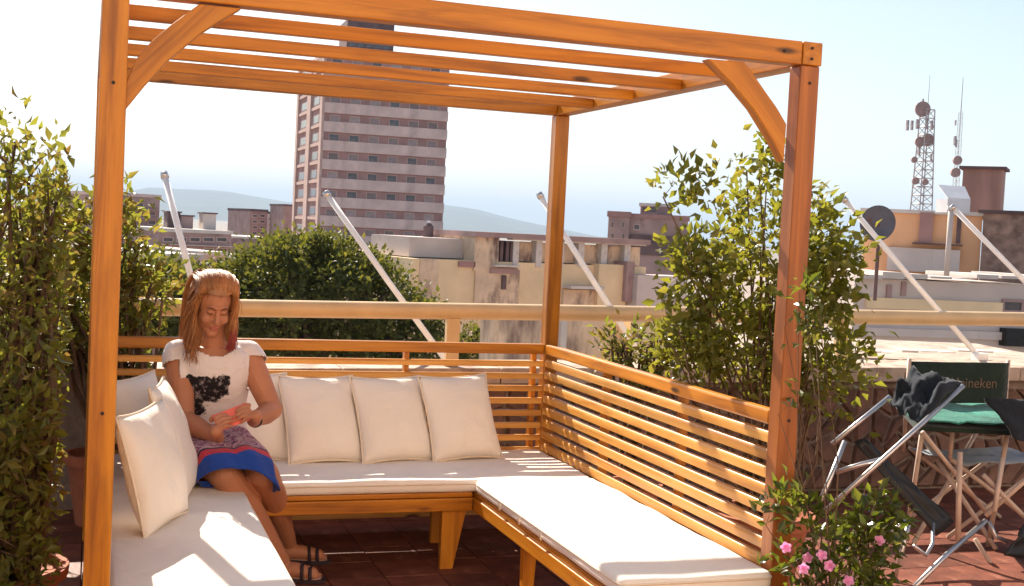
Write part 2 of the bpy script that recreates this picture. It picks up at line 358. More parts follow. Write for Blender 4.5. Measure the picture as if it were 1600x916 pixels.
# slatted backrests between the posts
_sl = {}
def slat(p0, p1, h, parent):
    """slat with both upper edges planed to a slope"""
    p0, p1 = V(p0), V(p1); L = (p1-p0).length; key = (round(L, 4), h)
    if key not in _sl:
        arc = [(.003+.012*math.cos(q*PI/10), h*.02+h*.48*math.sin(q*PI/10)) for q in range(6)]; sec = [(-.015, -h/2), (.015, -h/2)]+arc+[(-y, z) for y, z in arc[::-1]]
        _sl[key] = MB().prism([(-L/2, y, z) for y, z in sec], (L, 0, 0)).mesh('slat', M['wood_pale'])
    Mx = frame(p1-p0, (0, 0, 1)).to_4x4(); Mx.translation = (p0+p1)/2
    return place(bpy.data.objects.new('slat', _sl[key]), parent, Mx)
def panel(p0, p1, inward, stiles, zr=.957, h=.040, zs=[.8615-.062*i for i in range(8)]):
    """p0-p1: inner line of the panel on plan, inward: unit vector to the seat side"""
    p0, p1, iw = V(p0), V(p1), V(inward)
    Z = V((0, 0, 1)); bp = place(bpy.data.objects.new('backrest_panel', None), pg, Matrix.Translation((p0+p1)/2+Z*.6))
    plank('top_rail', p0-iw*.022+Z*(zr-.027), p1-iw*.022+Z*(zr-.027), .042, .053, bp, bevel=.008)
    for z in zs: slat(p0-iw*.018+Z*z, p1-iw*.018+Z*z, h, bp)
    for t in stiles:
        q = p0.lerp(p1, t)-iw*.0475; plank('stile', q+Z*.07, q+Z*(zr-.055), .026, .04, bp, up=tuple(iw), bevel=.003)
    return bp
panel((a+.001, PD-a, 0), (PW-a-.001, PD-a, 0), (0, -1, 0), (.02, .33, .665, .98), h=.03, zs=[.854-.064*i for i in range(13)])  # lowest slats are added, to block sun from reaching the floor under the bench
panel((PW-a, a+.001, 0), (PW-a, PD-a-.001, 0), (-1, 0, 0), (.33, .68))
panel((a, a+.001, 0), (a, PD-a-.001, 0), (1, 0, 0), (.33, .68))

# ------------------------------------------------------------------ benches
def leg(t, x, y, ztop, w0, w1, side):
    """tapered leg, straight on one side"""
    vs = []
    for z, w in ((0, w1), (ztop, w0)):
        for dx, dy in ((0, 0), (1, 0), (1, 1), (0, 1)):
            vs.append(V(((dx*w if side > 0 else -dx*w), dy*.05*(.7 if z == 0 else 1), z)))
    mb = MB().add(vs, [(0, 1, 2, 3), (4, 7, 6, 5), (0, 4, 5, 1), (1, 5, 6, 2), (2, 6, 7, 3), (3, 7, 4, 0)])
    Rm = frame((0, 0, 1), (0, 1, 0)).to_4x4(); inv = Rm.inverted(); mb.v = [tuple(inv @ V(v)) for v in mb.v]
    mb.build('leg', M['wood'], t, Mx=Matrix.Translation((x, y, 0)) @ Rm, bevel=.003)
def bench(label, x0, x1, y0, y1, legs, apr):
    t = thing('bench', ((x0+x1)/2, (y0+y1)/2, 0), label, 'bench', 'wooden benches under the pergola')
    n = 5
    lx = x1-x0 < y1-y0
    for i in range(n):
        if lx:
            w = (x1-x0)/n; x = x0+w*(i+.5); plank('seat_board', (x, y0, .34), (x, y1, .34), w-.012, .022, t)
        else:
            w = (y1-y0)/n; y = y0+w*(i+.5); plank('seat_board', (x0, y, .34), (x1, y, .34), w-.012, .022, t)
    for p, q in apr: plank('apron', p, q, .026, .058, t)
    for L in legs: leg(t, *L)
    return t
bench('wooden bench along the back, under the three upright pillows', a+.55, 1.655, 1.58, 2.30,
      [(1.522, 1.60, .30, .118, .06, 1), (1.60, 2.05, .32, .08, .05, 1)], [((.64, 1.592, .297), (1.655, 1.592, .297))])
bench('wooden bench along the right slats under the sunlit bare cushion', 1.66, 2.235, .03, 2.30,
      [(1.70, 1.0, .30, .06, .045, 1), (1.70, .06, .30, .06, .045, 1), (2.1, .06, .30, .06, .045, 1)], [((1.673, .03, .297), (1.673, 2.28, .297)), ((1.69, .018, .297), (2.23, .018, .297))])
bench('wooden bench on the left with two pillows leaning on its cushion', a+.002, .612, .03, 2.30,
      [(.59, .1, .30, .06, .045, -1), (.59, 1.0, .30, .06, .045, -1)], [((.60, .03, .297), (.60, 1.55, .297)), ((.08, .018, .297), (.585, .018, .297))])

# ------------------------------------------------------------------ cushions and pillows
def pad(name, label, x0, x1, y0, y1, z0, z1, ties=(), seed=0, cat='seat cushion'):
    """soft flat mattress: grid top and bottom with rounded rim and shallow dips"""
    sx, sy, h = x1-x0, y1-y0, z1-z0; nx, ny = max(10, int(sx/.04)), max(10, int(sy/.04))
    bm = bmesh.new(); bmesh.ops.create_cube(bm, size=1)
    bmesh.ops.scale(bm, vec=(sx, sy, h), verts=bm.verts)
    vert = [e for e in bm.edges if abs((e.verts[0].co-e.verts[1].co).z) > h*.5]
    bmesh.ops.bevel(bm, geom=vert, offset=.03, segments=4, affect='EDGES', profile=.5)
    rim = [e for e in bm.edges if abs(e.verts[0].co.z-e.verts[1].co.z) < 1e-5]
    bmesh.ops.bevel(bm, geom=rim, offset=h*.33, segments=3, affect='EDGES', profile=.5)
    for ax, n_, s_ in ((0, nx, sx), (1, ny, sy)):
        for i in range(1, n_):
            c = V((0, 0, 0)); c[ax] = -s_/2+s_*i/n_; no = V((0, 0, 0)); no[ax] = 1
            bmesh.ops.bisect_plane(bm, geom=bm.verts[:]+bm.edges[:]+bm.faces[:], plane_co=c, plane_no=no)
    for v in bm.verts:
        q = v.co*3.2+V((seed*3.1, seed, 0)); f = noise.noise(q)*.006+noise.noise(q*3)*.0025
        v.co.z += f*(1 if v.co.z > 0 else .2)
        e = noise.noise(V((v.co.x*5, v.co.y*5, seed)))*.005
        if abs(abs(v.co.x)-sx/2) < .03: v.co.x += e
        if abs(abs(v.co.y)-sy/2) < .03: v.co.y += e
    me = bpy.data.meshes.new(name); bm.to_mesh(me); bm.free(); me.materials.append(M['cushion'])
    me.polygons.foreach_set('use_smooth', [True]*len(me.polygons))
    o = place(bpy.data.objects.new(name, me), None, Matrix.Translation(((x0+x1)/2, (y0+y1)/2, (z0+z1)/2)))
    tag(o, label, cat, 'cream seat cushions')
    # seam piping round the top rim
    rr = .03; k = []
    for cx, cy, a0 in ((sx/2-rr, sy/2-rr, 0), (-sx/2+rr, sy/2-rr, 90), (-sx/2+rr, -sy/2+rr, 180), (sx/2-rr, -sy/2+rr, 270)):
        for da in (0, 30, 60, 90):
            q = math.radians(a0+da); k.append(V((cx+rr*math.cos(q), cy+rr*math.sin(q), h*.17)))
    k.append(k[0]); pm = MB().tube([p+V(((x0+x1)/2, (y0+y1)/2, (z0+z1)/2)) for p in k], .0045, n=6, cap=False)
    pm.build('piping', M['piping'], o, smooth=True)
    for (x, y) in ties:
        MB().tube([(x, y, z0+.006), (x-.004, y, z0+.03), (x-.001, y+.004, z0+.012)], .004, n=5).build('tie', M['piping'], o)
    return o
zc0, zc1 = .352, .412
pad('seat_cushion', 'cream seat cushion along the back bench in front of the upright pillows', .0755, 2.234, 1.575, 2.302, zc0, zc1, seed=1)
pad('seat_cushion', 'sunlit bare cream seat cushion beside the right slats', 1.658, 2.232, -.035, 1.568, zc0, zc1+.004, ties=[(1.655, 1.2), (1.655, .95), (1.655, .7)], seed=2)
pad('seat_cushion', 'cream seat cushion at lower left crossed by a diagonal post shadow', .0755, .625, .02, 1.568, zc0, zc1, seed=3)
def pillow(label, c, xdir, nrm, w, h, th, seed):
    """stuffed square pillow with pointed corners and a piped seam; c = centre, local X=xdir, local Y up the pillow, Z = nrm"""
    n = 22; vs = []; fs = []
    for sgn in (1, -1):
        for i in range(n+1):
            for j in range(n+1):
                u, v = -1+2*i/n, -1+2*j/n
                p = max(0, (1-abs(u)**2.6))**.55*max(0, (1-abs(v)**2.6))**.55
                pinch = 1-.075*(1-abs(u)**2)*abs(v)**4 ; pinch2 = 1-.075*(1-abs(v)**2)*abs(u)**4
                x = u*w/2*pinch2; y = v*h/2*pinch
                wr = noise.noise(V((x*9+seed*7, y*9, sgn*3)))*.010 + noise.noise(V((x*22, y*22+seed*5, sgn)))*.002
                z = sgn*(th/2*p*(1.0-.12*v)+wr*p**.5)
                vs.append((x, y, z))
    m_ = n+1; N = m_*m_
    for k, sgn in ((0, 1), (N, -1)):
        for i in range(n):
            for j in range(n):
                q = (k+i*m_+j, k+(i+1)*m_+j, k+(i+1)*m_+j+1, k+i*m_+j+1); fs.append(q if sgn > 0 else q[::-1])
    X = V(xdir).normalized(); Z = V(nrm).normalized(); Y = Z.cross(X).normalized(); X = Y.cross(Z)
    Mx = Matrix((X, Y, Z)).transposed().to_4x4(); Mx.translation = V(c)
    o = MB().add(vs, fs).build('pillow', M['pillow'], None, smooth=True, Mx=Mx)
    me = o.data; bm = bmesh.new(); bm.from_mesh(me); bmesh.ops.remove_doubles(bm, verts=bm.verts, dist=1e-5); bmesh.ops.recalc_face_normals(bm, faces=bm.faces); bm.to_mesh(me); bm.free()
    tag(o, label, 'pillow', 'cream scatter pillows')
    ed = []
    for k in range(4*n):
        s, t = divmod(k, n); u = -1+2*t/n
        uv = [(u, -1), (1, u), (-u, 1), (-1, -u)][s]
        pinch = 1-.075*(1-abs(uv[0])**2)*abs(uv[1])**4; pinch2 = 1-.075*(1-abs(uv[1])**2)*abs(uv[0])**4
        ed.append(Mx @ V((uv[0]*w/2*pinch2, uv[1]*h/2*pinch, 0)))
    ed.append(ed[0]); MB().tube(ed, .005, n=6, cap=False).build('piping', M['piping'], o, smooth=True)
    return o
def lean(label, b0, b1, t0, t1, th, seed, flip=1):
    """pillow from its bottom edge b0-b1 and top edge t0-t1"""
    b0, b1, t0, t1 = map(V, (b0, b1, t0, t1)); x = ((b1-b0)+(t1-t0)).normalized(); y = ((t0+t1)-(b0+b1))/2
    n = x.cross(y).normalized(); return pillow(label, (b0+b1+t0+t1)/4, x, n, ((b1-b0).length+(t1-t0).length)/2, y.length, th, seed)
zb_ = .41
lean('upright cream pillow nearest to the seated woman', (.87, 1.96, zb_), (1.245, 2.02, zb_), (.865, 2.20, .795), (1.235, 2.255, .79), .15, 1)
lean('middle of the three upright cream pillows on the back bench', (1.215, 1.965, zb_), (1.585, 2.03, zb_), (1.205, 2.17, .795), (1.575, 2.25, .795), .14, 2)
lean('upright cream pillow next to the bare corner of the seat', (1.56, 1.975, zb_), (1.955, 2.07, zb_), (1.545, 2.17, .80), (1.905, 2.255, .81), .14, 3)
lean('cream pillow tucked behind the seated woman', (.50, 2.05, zb_), (.87, 2.06, zb_), (.56, 2.25, .795), (.945, 2.262, .80), .10, 4)
lean('foremost cream pillow leaning on the left seat', (.205, .76, zb_), (.40, 1.12, zb_), (.09, .72, .815), (.235, 1.09, .845), .13, 5)
lean('cream pillow behind the foremost one, at the woman\'s side', (.36, 1.22, zb_), (.45, 1.60, zb_), (.225, 1.22, .86), (.285, 1.60, .86), .12, 6)
lean('cream pillow lying in the shaded back left corner', (.14, 1.70, zb_), (.40, 2.02, zb_), (.10, 1.84, .80), (.30, 2.20, .82), .12, 8)
# ------------------------------------------------------------------ unseen house added behind the viewpoint to bounce sunlight into the pergola shade
hs = thing('sun_bounce_house', (2, -6.6, 0), 'added cream house out of view behind the viewpoint, bouncing sunlight under the pergola', 'house')
M['house'] = rough_mat('bounce_stucco', (.74, .60, .47), rough=.9, scale=1.5, var=.06, bump=.1, bscale=30)
MB().box((2, -6.6, 2.9), (22, .6, 5.9)).build('wall', M['house'], hs)
for x, w, z0, z1 in ((-3.5, 1.6, 1.0, 2.3), (5.5, 1.6, 1.0, 2.3)):
    wv = MB().box((x, -6.29, (z0+z1)/2), (w, .05, z1-z0)).build('window', M['wood'], hs); MB().box((x, -6.262, (z0+z1)/2), (w-.16, .02, z1-z0-.16)).build('pane', M['coping'], wv)
MB().box((1.2, -6.29, 1.05), (.95, .06, 2.05)).build('door', M['wood'], hs)

# ------------------------------------------------------------------ parapet and railing
SL = .0125
wall = thing('parapet_wall', (2, 3.1, 0), 'low terrace parapet faced with brown stones under a pale coping', 'wall')
zt = lambda x: .735+SL*x
mb = MB(); x0, x1 = -5, 11
mb.prism([(x0, 2.95, 0), (x1, 2.95, 0), (x1, 2.95, zt(x1)-.09), (x0, 2.95, zt(x0)-.09)], (0, .28, 0)).build('core', M['mortar'], wall)
xs = x0
while xs < x1:      # coping slabs butted end to end
    xe = min(xs+.9, x1)
    MB().prism([(xs+.003, 2.88, zt(xs)-.09), (xe-.003, 2.88, zt(xe)-.09), (xe-.003, 2.88, zt(xe)), (xs+.003, 2.88, zt(xs))], (0, .42, 0)).build('coping_slab', M['coping'], wall, bevel=.006)
    xs = xe
# irregular stones on the terrace side: jittered grid shared between neighbours, each a stone of its own
NX, NZ = 62, 4
def jit(i, k):
    x = 1.2+8.0*i/NX + (.04*math.sin(i*7.3+k*3.1)+(.06 if k % 2 else 0)); z = .005+.66*k/NZ
    if 0 < k < NZ: z += .05*math.sin(i*2.9+k*5.7)
    return V((x, 2.95, z))
for i in range(NX):
    for k in range(NZ):
        q = [jit(i, k), jit(i+1, k), jit(i+1, k+1), jit(i, k+1)]; c = sum(q, V())/4
        q = [c+(p-c)*.88 for p in q]; dpt = .012+.016*abs(math.sin(i*5.1+k*8.3))
        inner = [c+(p-c)*.78+V((0, -dpt, 0)) for p in q]
        vs = q+inner; MB().add([v+V((0, -.001, 0)) for v in vs], [(4, 5, 6, 7), (0, 1, 5, 4), (1, 2, 6, 5), (2, 3, 7, 6), (3, 0, 4, 7), (3, 2, 1, 0)]).build('stone', M['stone'], wall)
rl = thing('railing', (2, 3.0, .7), 'thick cream painted pipe railing along the terrace edge', 'railing')
zr = lambda x: 1.045+SL*x
MB().tube([(x, 2.97, zr(x)) for x in np.linspace(-5, 11, 9)], .047, n=20).build('rail', M['rail'], rl, smooth=True)
for x in (-3.2, -.65, 1.93, 4.47, 7.0): MB().box((x, 2.97, (zt(x)+zr(x)-.04)/2), (.075, .05, zr(x)-.04-zt(x))).build('post', M['rail'], rl, bevel=.005)

# ------------------------------------------------------------------ slanted white poles fixed outside the parapet
def pole(label, b, t, r=.018):
    o = thing('slanted_pole', b, label, 'pole', 'slanted white poles along the terrace edge')
    b, t = V(b), V(t); MB().tube([b, b.lerp(t, .5)+V((0, 0, -.008)), t], r, n=12).build('shaft', M['white'], o, smooth=True)
    d = (t-b).normalized(); MB().tube([t, t+d*.035], [r*1.35, r*1.2], n=12).build('cap', M['alu'], o, smooth=True)
    MB().box(b+V((0, -.02, -.01)), (.09, .07, .06)).build('bracket', M['white'], o, bevel=.004)
pole('slanted white pole rising behind the woman\'s head', at(318, 505, 3.36), at(258, 278, 3.75))
pole('slanted white pole crossing the dark round tree', at(703, 572, 3.36), at(513, 307, 3.8))
pole('slanted white pole passing behind the back right post', at(1012, 572, 3.36), at(846, 309, 3.8))
pole('slanted white pole ending at the grey satellite dish', at(1528, 556, 3.36), at(1322, 315, 3.8))
pole('slanted white pole running out of the right edge of the view', at(1722, 560, 3.36), at(1491, 327, 3.9))

# ------------------------------------------------------------------ plants on the terrace
def pot(t, x, y, r, h):
    MB().lathe([(0, .001), (r*.68, .001), (r*.95, h*.86), (r*1.06, h*.86), (r*1.08, h), (r*.95, h), (r*.9, h*.9), (0, h*.9)], (x, y, 0)).build('pot', M['terra'], t, smooth=False)
def plant(name, label, ells, base, nclump, per, spread, size, wid, mat, seed, stems=1, pr=.2, ph=.3, cat='shrub', nobj=300, shell=.5, up=.5, r0=.018, every=2, keep=None):
    rg = np.random.default_rng(seed); bx, by = base
    t = thing(name, (bx, by, 0), label, cat); pot(t, bx, by, pr, ph)
    P, O, cs = clumps(rg, ells, nclump, per, spread, shell)
    if keep:
        k = keep(P); P, O = P[k], O[k]; cs = [c for c in cs if keep(c[0][None])[0]]
    bs = [(bx+rg.normal()*.05, by+rg.normal()*.05, ph*.85) for _ in range(stems)]
    branches(cs, bs, t, M['bark'], rg, r0, every)
    dist = np.linalg.norm(P-np.array(CAM), axis=1)
    if nobj:
        # nearest leaves that fall inside the view are objects of their own
        rel = P-np.array(CAM); z = rel@np.array(fwd); u = F*(rel@np.array(rgt))/z+800; v = F*(rel@np.array(dwn))/z+458
        dist = dist+np.where((u > -10) & (u < 1610) & (v > 0) & (v < 920), 0, 50)
        idx = np.argsort(dist)[:nobj]; leaf_objects(P[idx], size, wid, mat, t, rg, O[idx], up)
        k = np.ones(len(P), bool); k[idx] = False; P, O = P[k], O[k]
    tag(leaf_cloud('foliage', P, size, wid, mat, t, rg, O, up), kind='stuff')
    return t, cs
plant('potted_shrub', 'big olive green shrub in a clay pot filling the left edge', [((-.42, 1.2, 1.2), (.42, .45, .5)), ((-.36, 1.0, .68), (.38, .4, .45)), ((-.2, 1.25, 1.52), (.2, .25, .24)), ((-.62, 1.1, 1.5), (.35, .35, .28)), ((-.3, 1.1, 1.72), (.14, .14, .12)), ((-.12, 1.25, 1.0), (.18, .3, .55)), ((-.8, 1.3, .9), (.4, .4, .6)), ((-.42, .72, .45), (.32, .3, .28)), ((-.25, .72, .33), (.14, .2, .12)), ((-.3, .8, .8), (.2, .3, .3))],
      (-.28, .95), 430, 32, .062, .050, .44, M['leafL'], 11, stems=5, pr=.22, ph=.27, shell=.35, keep=lambda P: P[:, 0] < -.09)
plant('potted_shrub', 'olive green shrub behind the woman, between backrest and railing', [((.10, 2.72, 1.3), (.17, .1, .32)), ((.24, 2.7, 1.12), (.15, .1, .22)), ((.14, 2.72, 1.62), (.10, .08, .07)), ((-.2, 2.72, 1.2), (.25, .12, .4)), ((.05, 2.72, .9), (.3, .1, .2))],
      (.08, 2.66), 130, 22, .045, .062, .42, M['leafL'], 12, stems=3, pr=.17, ph=.35, nobj=200, keep=lambda P: (P[:, 1] > 2.47) & (P[:, 1] < 2.86) & (P[:, 2] < 1.72))
plant('potted_shrub', 'tall airy green shrub behind the right slatted backrest', [((2.80, 1.05, 1.5), (.34, .34, .33)), ((2.68, 1.0, 1.84), (.15, .15, .13)), ((2.38, 1.0, 1.70), (.11, .12, .12)), ((2.47, 1.1, 1.38), (.20, .25, .2)), ((2.98, 1.0, 1.3), (.15, .22, .28)), ((2.75, 1.15, 1.08), (.42, .28, .2)), ((2.42, 1.05, 1.1), (.2, .2, .12)), ((3.0, 1.0, 1.0), (.25, .25, .22))],
      (2.86, 1.12), 245, 27, .048, .05, .58, M['leafR'], 13, stems=6, pr=.22, ph=.34, shell=.4, r0=.009, every=6, keep=lambda P: (P[:, 0] > 2.34) | (P[:, 2] > 1.6))
plant('potted_plant', 'low reddish plant peeping over the right backrest near its far end', [((2.54, 2.0, .98), (.13, .15, .10)), ((2.7, 1.9, .95), (.15, .15, .13))], (2.6, 1.95), 40, 14, .035, .055, .42, M['leafL'], 14, stems=3, pr=.15, ph=.3, cat='plant', nobj=100)
fp, fcs = plant('flowering_plant', 'glossy plant with pink flowers in front of the right corner post', [((2.42, -.14, .42), (.22, .17, .24)), ((2.28, -.14, .55), (.08, .08, .2))]+[((2.235, -.13, 1.28), (.03, .04, .17))]*3+[((2.22, -.12, .98), (.03, .04, .10))]+[((2.17, -.13, .64), (.03, .03, .08))]+[((2.55, -.12, .55), (.10, .08, .14))]*2+[ ((2.56, -.1, .64), (.09, .08, .12)), ((2.52, -.2, .3), (.2, .15, .15))],
      (2.40, -.13), 125, 14, .032, .046, .5, M['leafF'], 15, stems=5, pr=.17, ph=.27, cat='plant', shell=.4, up=.9, r0=.0035, every=2)
for i, (px, py, Y) in enumerate([(1284, 868, -.33), (1256, 889, -.36), (1296, 884, -.34), (1374, 845, -.24), (1326, 908, -.36), (1228, 856, -.3), (1262, 872, -.2)]):
    c = at(px, py, Y); mb = MB(); nrm = (CAM-c+V((random.uniform(-.8, .8), 0, random.uniform(.2, 1.6)))).normalized(); X = nrm.cross(V((0, 0, 1))).normalized(); Yv = nrm.cross(X)
    for lay in range(2):
        for k in range(5):
            an = 2*PI*(k+lay*.5)/5+i; dr = X*math.cos(an)+Yv*math.sin(an); sd_ = nrm.cross(dr); L = (.0185, .013)[lay]; lift = (.006, .014)[lay]
            mb.add([c, c+dr*L*.55+sd_*L*.5+nrm*lift*.7, c+dr*L+nrm*lift*.6+sd_*L*.18, c+dr*L+nrm*lift*.6-sd_*L*.18, c+dr*L*.55-sd_*L*.5+nrm*lift*.7, c+dr*L*.6+nrm*lift*.3], [(0, 1, 5), (1, 2, 5), (2, 3, 5), (3, 4, 5), (4, 0, 5)])
    mb.build('flower', M['petal'], fp)

# ------------------------------------------------------------------ chairs and table on the right
def bar(t, name, pts, r=.011, mat='alu'):
    return MB().tube(pts, r, n=10).build(name, M[mat], t, smooth=True)
def sheet(t, name, A, B, C_, D_, mat, seed, amp=.03, th=.006, n=12):
    """sagging, creased cloth between four corners, with thickness"""
    A, B, C_, D_ = map(V, (A, B, C_, D_)); nn = (B-A).cross(D_-A).normalized(); top = []; 
    for i in range(n+1):
        for j in range(n+1):
            u, v = i/n, j/n; p = (A*(1-u)+B*u)*(1-v)+(D_*(1-u)+C_*u)*v
            f = noise.noise(V((u*4+seed, v*4, seed)))*amp+noise.noise(V((u*11, v*11+seed, seed)))*amp*.35-amp*.6*(math.sin(PI*u))
            top.append(p+nn*f)
    m_ = n+1; N = m_*m_; vs = top+[p-nn*th for p in top]; fs = []
    for i in range(n):
        for j in range(n):
            q = (i*m_+j, (i+1)*m_+j, (i+1)*m_+j+1, i*m_+j+1); fs += [q, tuple(N+k for k in q[::-1])]
    for i in range(n):
        for e in ((i*m_, (i+1)*m_), (i*m_+n, (i+1)*m_+n), (i, i+1), (n*m_+i, n*m_+i+1)): fs.append((e[0], e[1], N+e[1], N+e[0]))
    return MB().add(vs, fs).build(name, M[mat], t, smooth=True)
# upright chair behind the table
ch = thing('director_chair', (4.75, 2.2, 0), 'director chair with a dark green lettered backrest behind the table', 'chair', 'folding canvas chairs')
cA, cB = at(1424, 566, 2.15), at(1576, 566, 2.15); cA.z = cB.z = (cA.z+cB.z)/2; zl = cA.z-.235
sheet(ch, 'back_canvas', cA, cB, V((cB.x, cB.y, zl)), V((cA.x, cA.y, zl)), 'greencanvas', 3, amp=.008)
for x in (cA.x-.006, cB.x+.006): bar(ch, 'back_post', [(x, 2.16, .40), (x, 2.16, cA.z+.015)], .012, 'beige_tube')
xm, wd = (cA.x+cB.x)/2, (cB.x-cA.x)/2
sheet(ch, 'seat_canvas', (xm-wd, 1.75, .425), (xm+wd, 1.75, .425), (xm+wd, 2.13, .425), (xm-wd, 2.13, .425), 'greycloth', 5, amp=.03)
for y in (1.76, 2.12):
    bar(ch, 'leg', [(xm-wd, y, .43), (xm+wd, y+.012, .012)], .012, 'beige_tube'); bar(ch, 'leg', [(xm+wd, y, .43), (xm-wd, y-.012, .012)], .012, 'beige_tube')
for x in (xm-wd, xm+wd):
    bar(ch, 'armrest', [(x, 1.74, .62), (x, 2.15, .62)], .016, 'beige_tube'); bar(ch, 'arm_post', [(x, 1.77, .43), (x, 1.77, .61)], .011, 'beige_tube')
fc = bpy.data.curves.new('lettering', 'FONT'); fc.body = 'Heineken'; fc.size = .085; fc.extrude = .0008; fc.align_x = 'CENTER'; fc.align_y = 'CENTER'
fo = bpy.data.objects.new('lettering_curve', fc); COL.objects.link(fo)
me = bpy.data.meshes.new_from_object(fo.evaluated_get(bpy.context.evaluated_depsgraph_get())); bpy.data.objects.remove(fo); me.materials.clear(); me.materials.append(M['letter'])
place(bpy.data.objects.new('lettering', me), ch, Matrix.Translation((xm+.09, cA.y-.014, cA.z-.12)) @ Euler((PI/2, 0, 0)).to_matrix().to_4x4())
# folding table with a teal cover
tb = thing('folding_table', (4.35, 1.7, 0), 'small folding table with a teal cloth top among the chairs', 'table')
zt_ = .655
q = [atz(1398, 628, zt_), atz(1560, 622, zt_), atz(1590, 672, zt_), atz(1432, 664, zt_)]
MB().prism([V((p.x, p.y, zt_-.03)) for p in q], (0, 0, .024)).build('top', M['greencanvas'], tb, bevel=.004)
sheet(tb, 'cloth', *[V((p.x, p.y, zt_+.01)) for p in q], 'teal', 9, amp=.02, th=.004)
cx = sum((p for p in q), V())/4
for s1, s2 in ((0, 2), (1, 3), (3, 1), (2, 0)):
    p, o_ = q[s1], q[s2]; e = cx.lerp(o_, .8) if s1 in (0, 1) else cx.lerp(p, .8)
    pt = cx.lerp(p, .85); bar(tb, 'leg', [(pt.x, pt.y, zt_-.03), (e.x, e.y+.03*s1, .012)], .013, 'beige_tube')
bar(tb, 'crossbar', [at(1441, 675, 1.45), at(1543, 803, 1.45)], .011, 'beige_tube')
# half-folded chair leaning in front of the table
ca = thing('director_chair', (3.6, 1.2, 0), 'half folded chair with bright metal bars leaning before the table', 'chair', 'folding canvas chairs')
bar(ca, 'frame_bar', [at(1276, 811, 1.15), at(1390, 708, 1.18), at(1505, 603, 1.2)], .0125)
bar(ca, 'frame_bar', [at(1300, 694, 1.45), at(1390, 620, 1.5)], .012)
bar(ca, 'frame_bar', [at(1320, 690, 1.3), at(1298, 745, 1.25), at(1272, 806, 1.2)], .012)
bar(ca, 'frame_bar', [at(1306, 738, 1.25), at(1345, 726, 1.22), at(1378, 718, 1.2)], .012)
sheet(ca, 'seat_canvas', at(1333, 690, 1.32), at(1350, 686, 1.36), at(1490, 815, 1.3), at(1462, 838, 1.24), 'black', 4, amp=.02)
sheet(ca, 'back_canvas', at(1388, 628, 1.42), at(1432, 578, 1.5), at(1507, 602, 1.22), at(1440, 668, 1.2), 'bluecanvas', 6, amp=.07)
bar(ca, 'leg', [at(1421, 812, 1.12), at(1412, 850, 1.1), at(1397, 908, 1.08)], .011)
bar(ca, 'leg', [at(1421, 808, 1.12), at(1392, 832, 1.1)], .010)
bar(ca, 'leg', [at(1540, 814, 1.25), at(1480, 866, 1.15), at(1424, 922, 1.0)], .013)
bar(ca, 'leg', [at(1458, 818, 1.25), at(1457, 850, 1.2), at(1447, 868, 1.15), at(1428, 853, 1.12)], .009)
bar(ca, 'leg', [at(1500, 706, 1.4), at(1498, 780, 1.38), at(1497, 846, 1.35)], .014, 'beige_tube')
# chair cut by the right edge
cc = thing('director_chair', (4.5, 1.4, 0), 'dark canvas chair cut off by the right edge', 'chair', 'folding canvas chairs')
sheet(cc, 'back_canvas', at(1537, 622, 1.3), at(1660, 630, 1.35), at(1680, 720, 1.3), at(1590, 688, 1.25), 'bluecanvas', 12, amp=.03)
sheet(cc, 'seat_canvas', at(1612, 800, 1.2), at(1690, 830, 1.4), at(1650, 880, 1.3), at(1568, 868, 1.1), 'black', 13, amp=.02)
for p_, q_ in (((1536, 742), (1650, 858)), ((1540, 806), (1660, 700)), ((1523, 842), (1576, 925)), ((1566, 716), (1554, 800))): bar(cc, 'leg', [at(*p_, 1.35), at(*q_, 1.25)], .012, 'beige_tube')
bar(cc, 'foot', [at(1546, 815, 1.3), at(1556, 840, 1.28), at(1572, 847, 1.26)], .010)
# ------------------------------------------------------------------ city behind
GZ = -16
M['bandwall'] = rough_mat('mauve_brick', (.38, .215, .195), rough=.9, scale=.4, var=.2)
M['spandrel'] = rough_mat('grey_render', (.66, .49, .44), rough=.9, scale=.5, var=.15, stain=((.36, .24, .22), .35, .6, (1, 1, .3)))
M['pink'] = rough_mat('pink_concrete', (.56, .385, .335), rough=.9, scale=.5, var=.12)
M['glass'] = rough_mat('window_glass', (.085, .07, .075), rough=.15, scale=.8, var=.6, spec=.6)
M['shutter'] = rough_mat('shutter', (.30, .23, .22), rough=.7, scale=2, var=.2, objvar=.35)
M['cream'] = rough_mat('cream_stucco', (.80, .60, .37), rough=.9, scale=.8, var=.12, stain=((.50, .36, .26), .55, .64, (1, 1, .4)), bump=.1, bscale=3)
M['stained'] = rough_mat('stained_stucco', (.72, .53, .37), rough=.9, scale=1.2, var=.2, stain=((.20, .13, .11), 1.3, .49, (1, 1, .35)), bump=.2, bscale=4)
M['greywall'] = rough_mat('grey_stucco', (.62, .52, .47), rough=.9, scale=.7, var=.12, stain=((.30, .23, .21), .6, .6, (1, 1, .3)))
M['mauve'] = rough_mat('mauve_stucco', (.38, .25, .23), rough=.9, scale=.6, var=.2, stain=((.15, .09, .09), .8, .58, (1, 1, .4)))
M['dark'] = rough_mat('dark_wall', (.14, .09, .09), rough=.9, scale=.8, var=.3)
M['peach'] = rough_mat('peach_stucco', (.80, .44, .24), rough=.9, scale=.8, var=.12, stain=((.60, .31, .19), .9, .62, (1, 1, .4)))
M['brickdark'] = rough_mat('dark_brick', (.30, .19, .15), rough=.95, scale=3, var=.45, stain=((.24, .14, .10), 2.2, .55, (1, 1, 2.5)), bump=.4, bscale=8)
M['roof'] = rough_mat('pale_roof', (.62, .55, .50), rough=.9, scale=1, var=.15, stain=((.35, .26, .22), 1.2, .58, (1, 1, 1)))
M['rust'] = rough_mat('rust_tank', (.36, .21, .175), rough=.8, scale=1.5, var=.25, stretch=(1, 1, .2))
M['galv'] = rough_mat('galvanised', (.62, .60, .62), rough=.5, scale=2, var=.1, spec=.5)
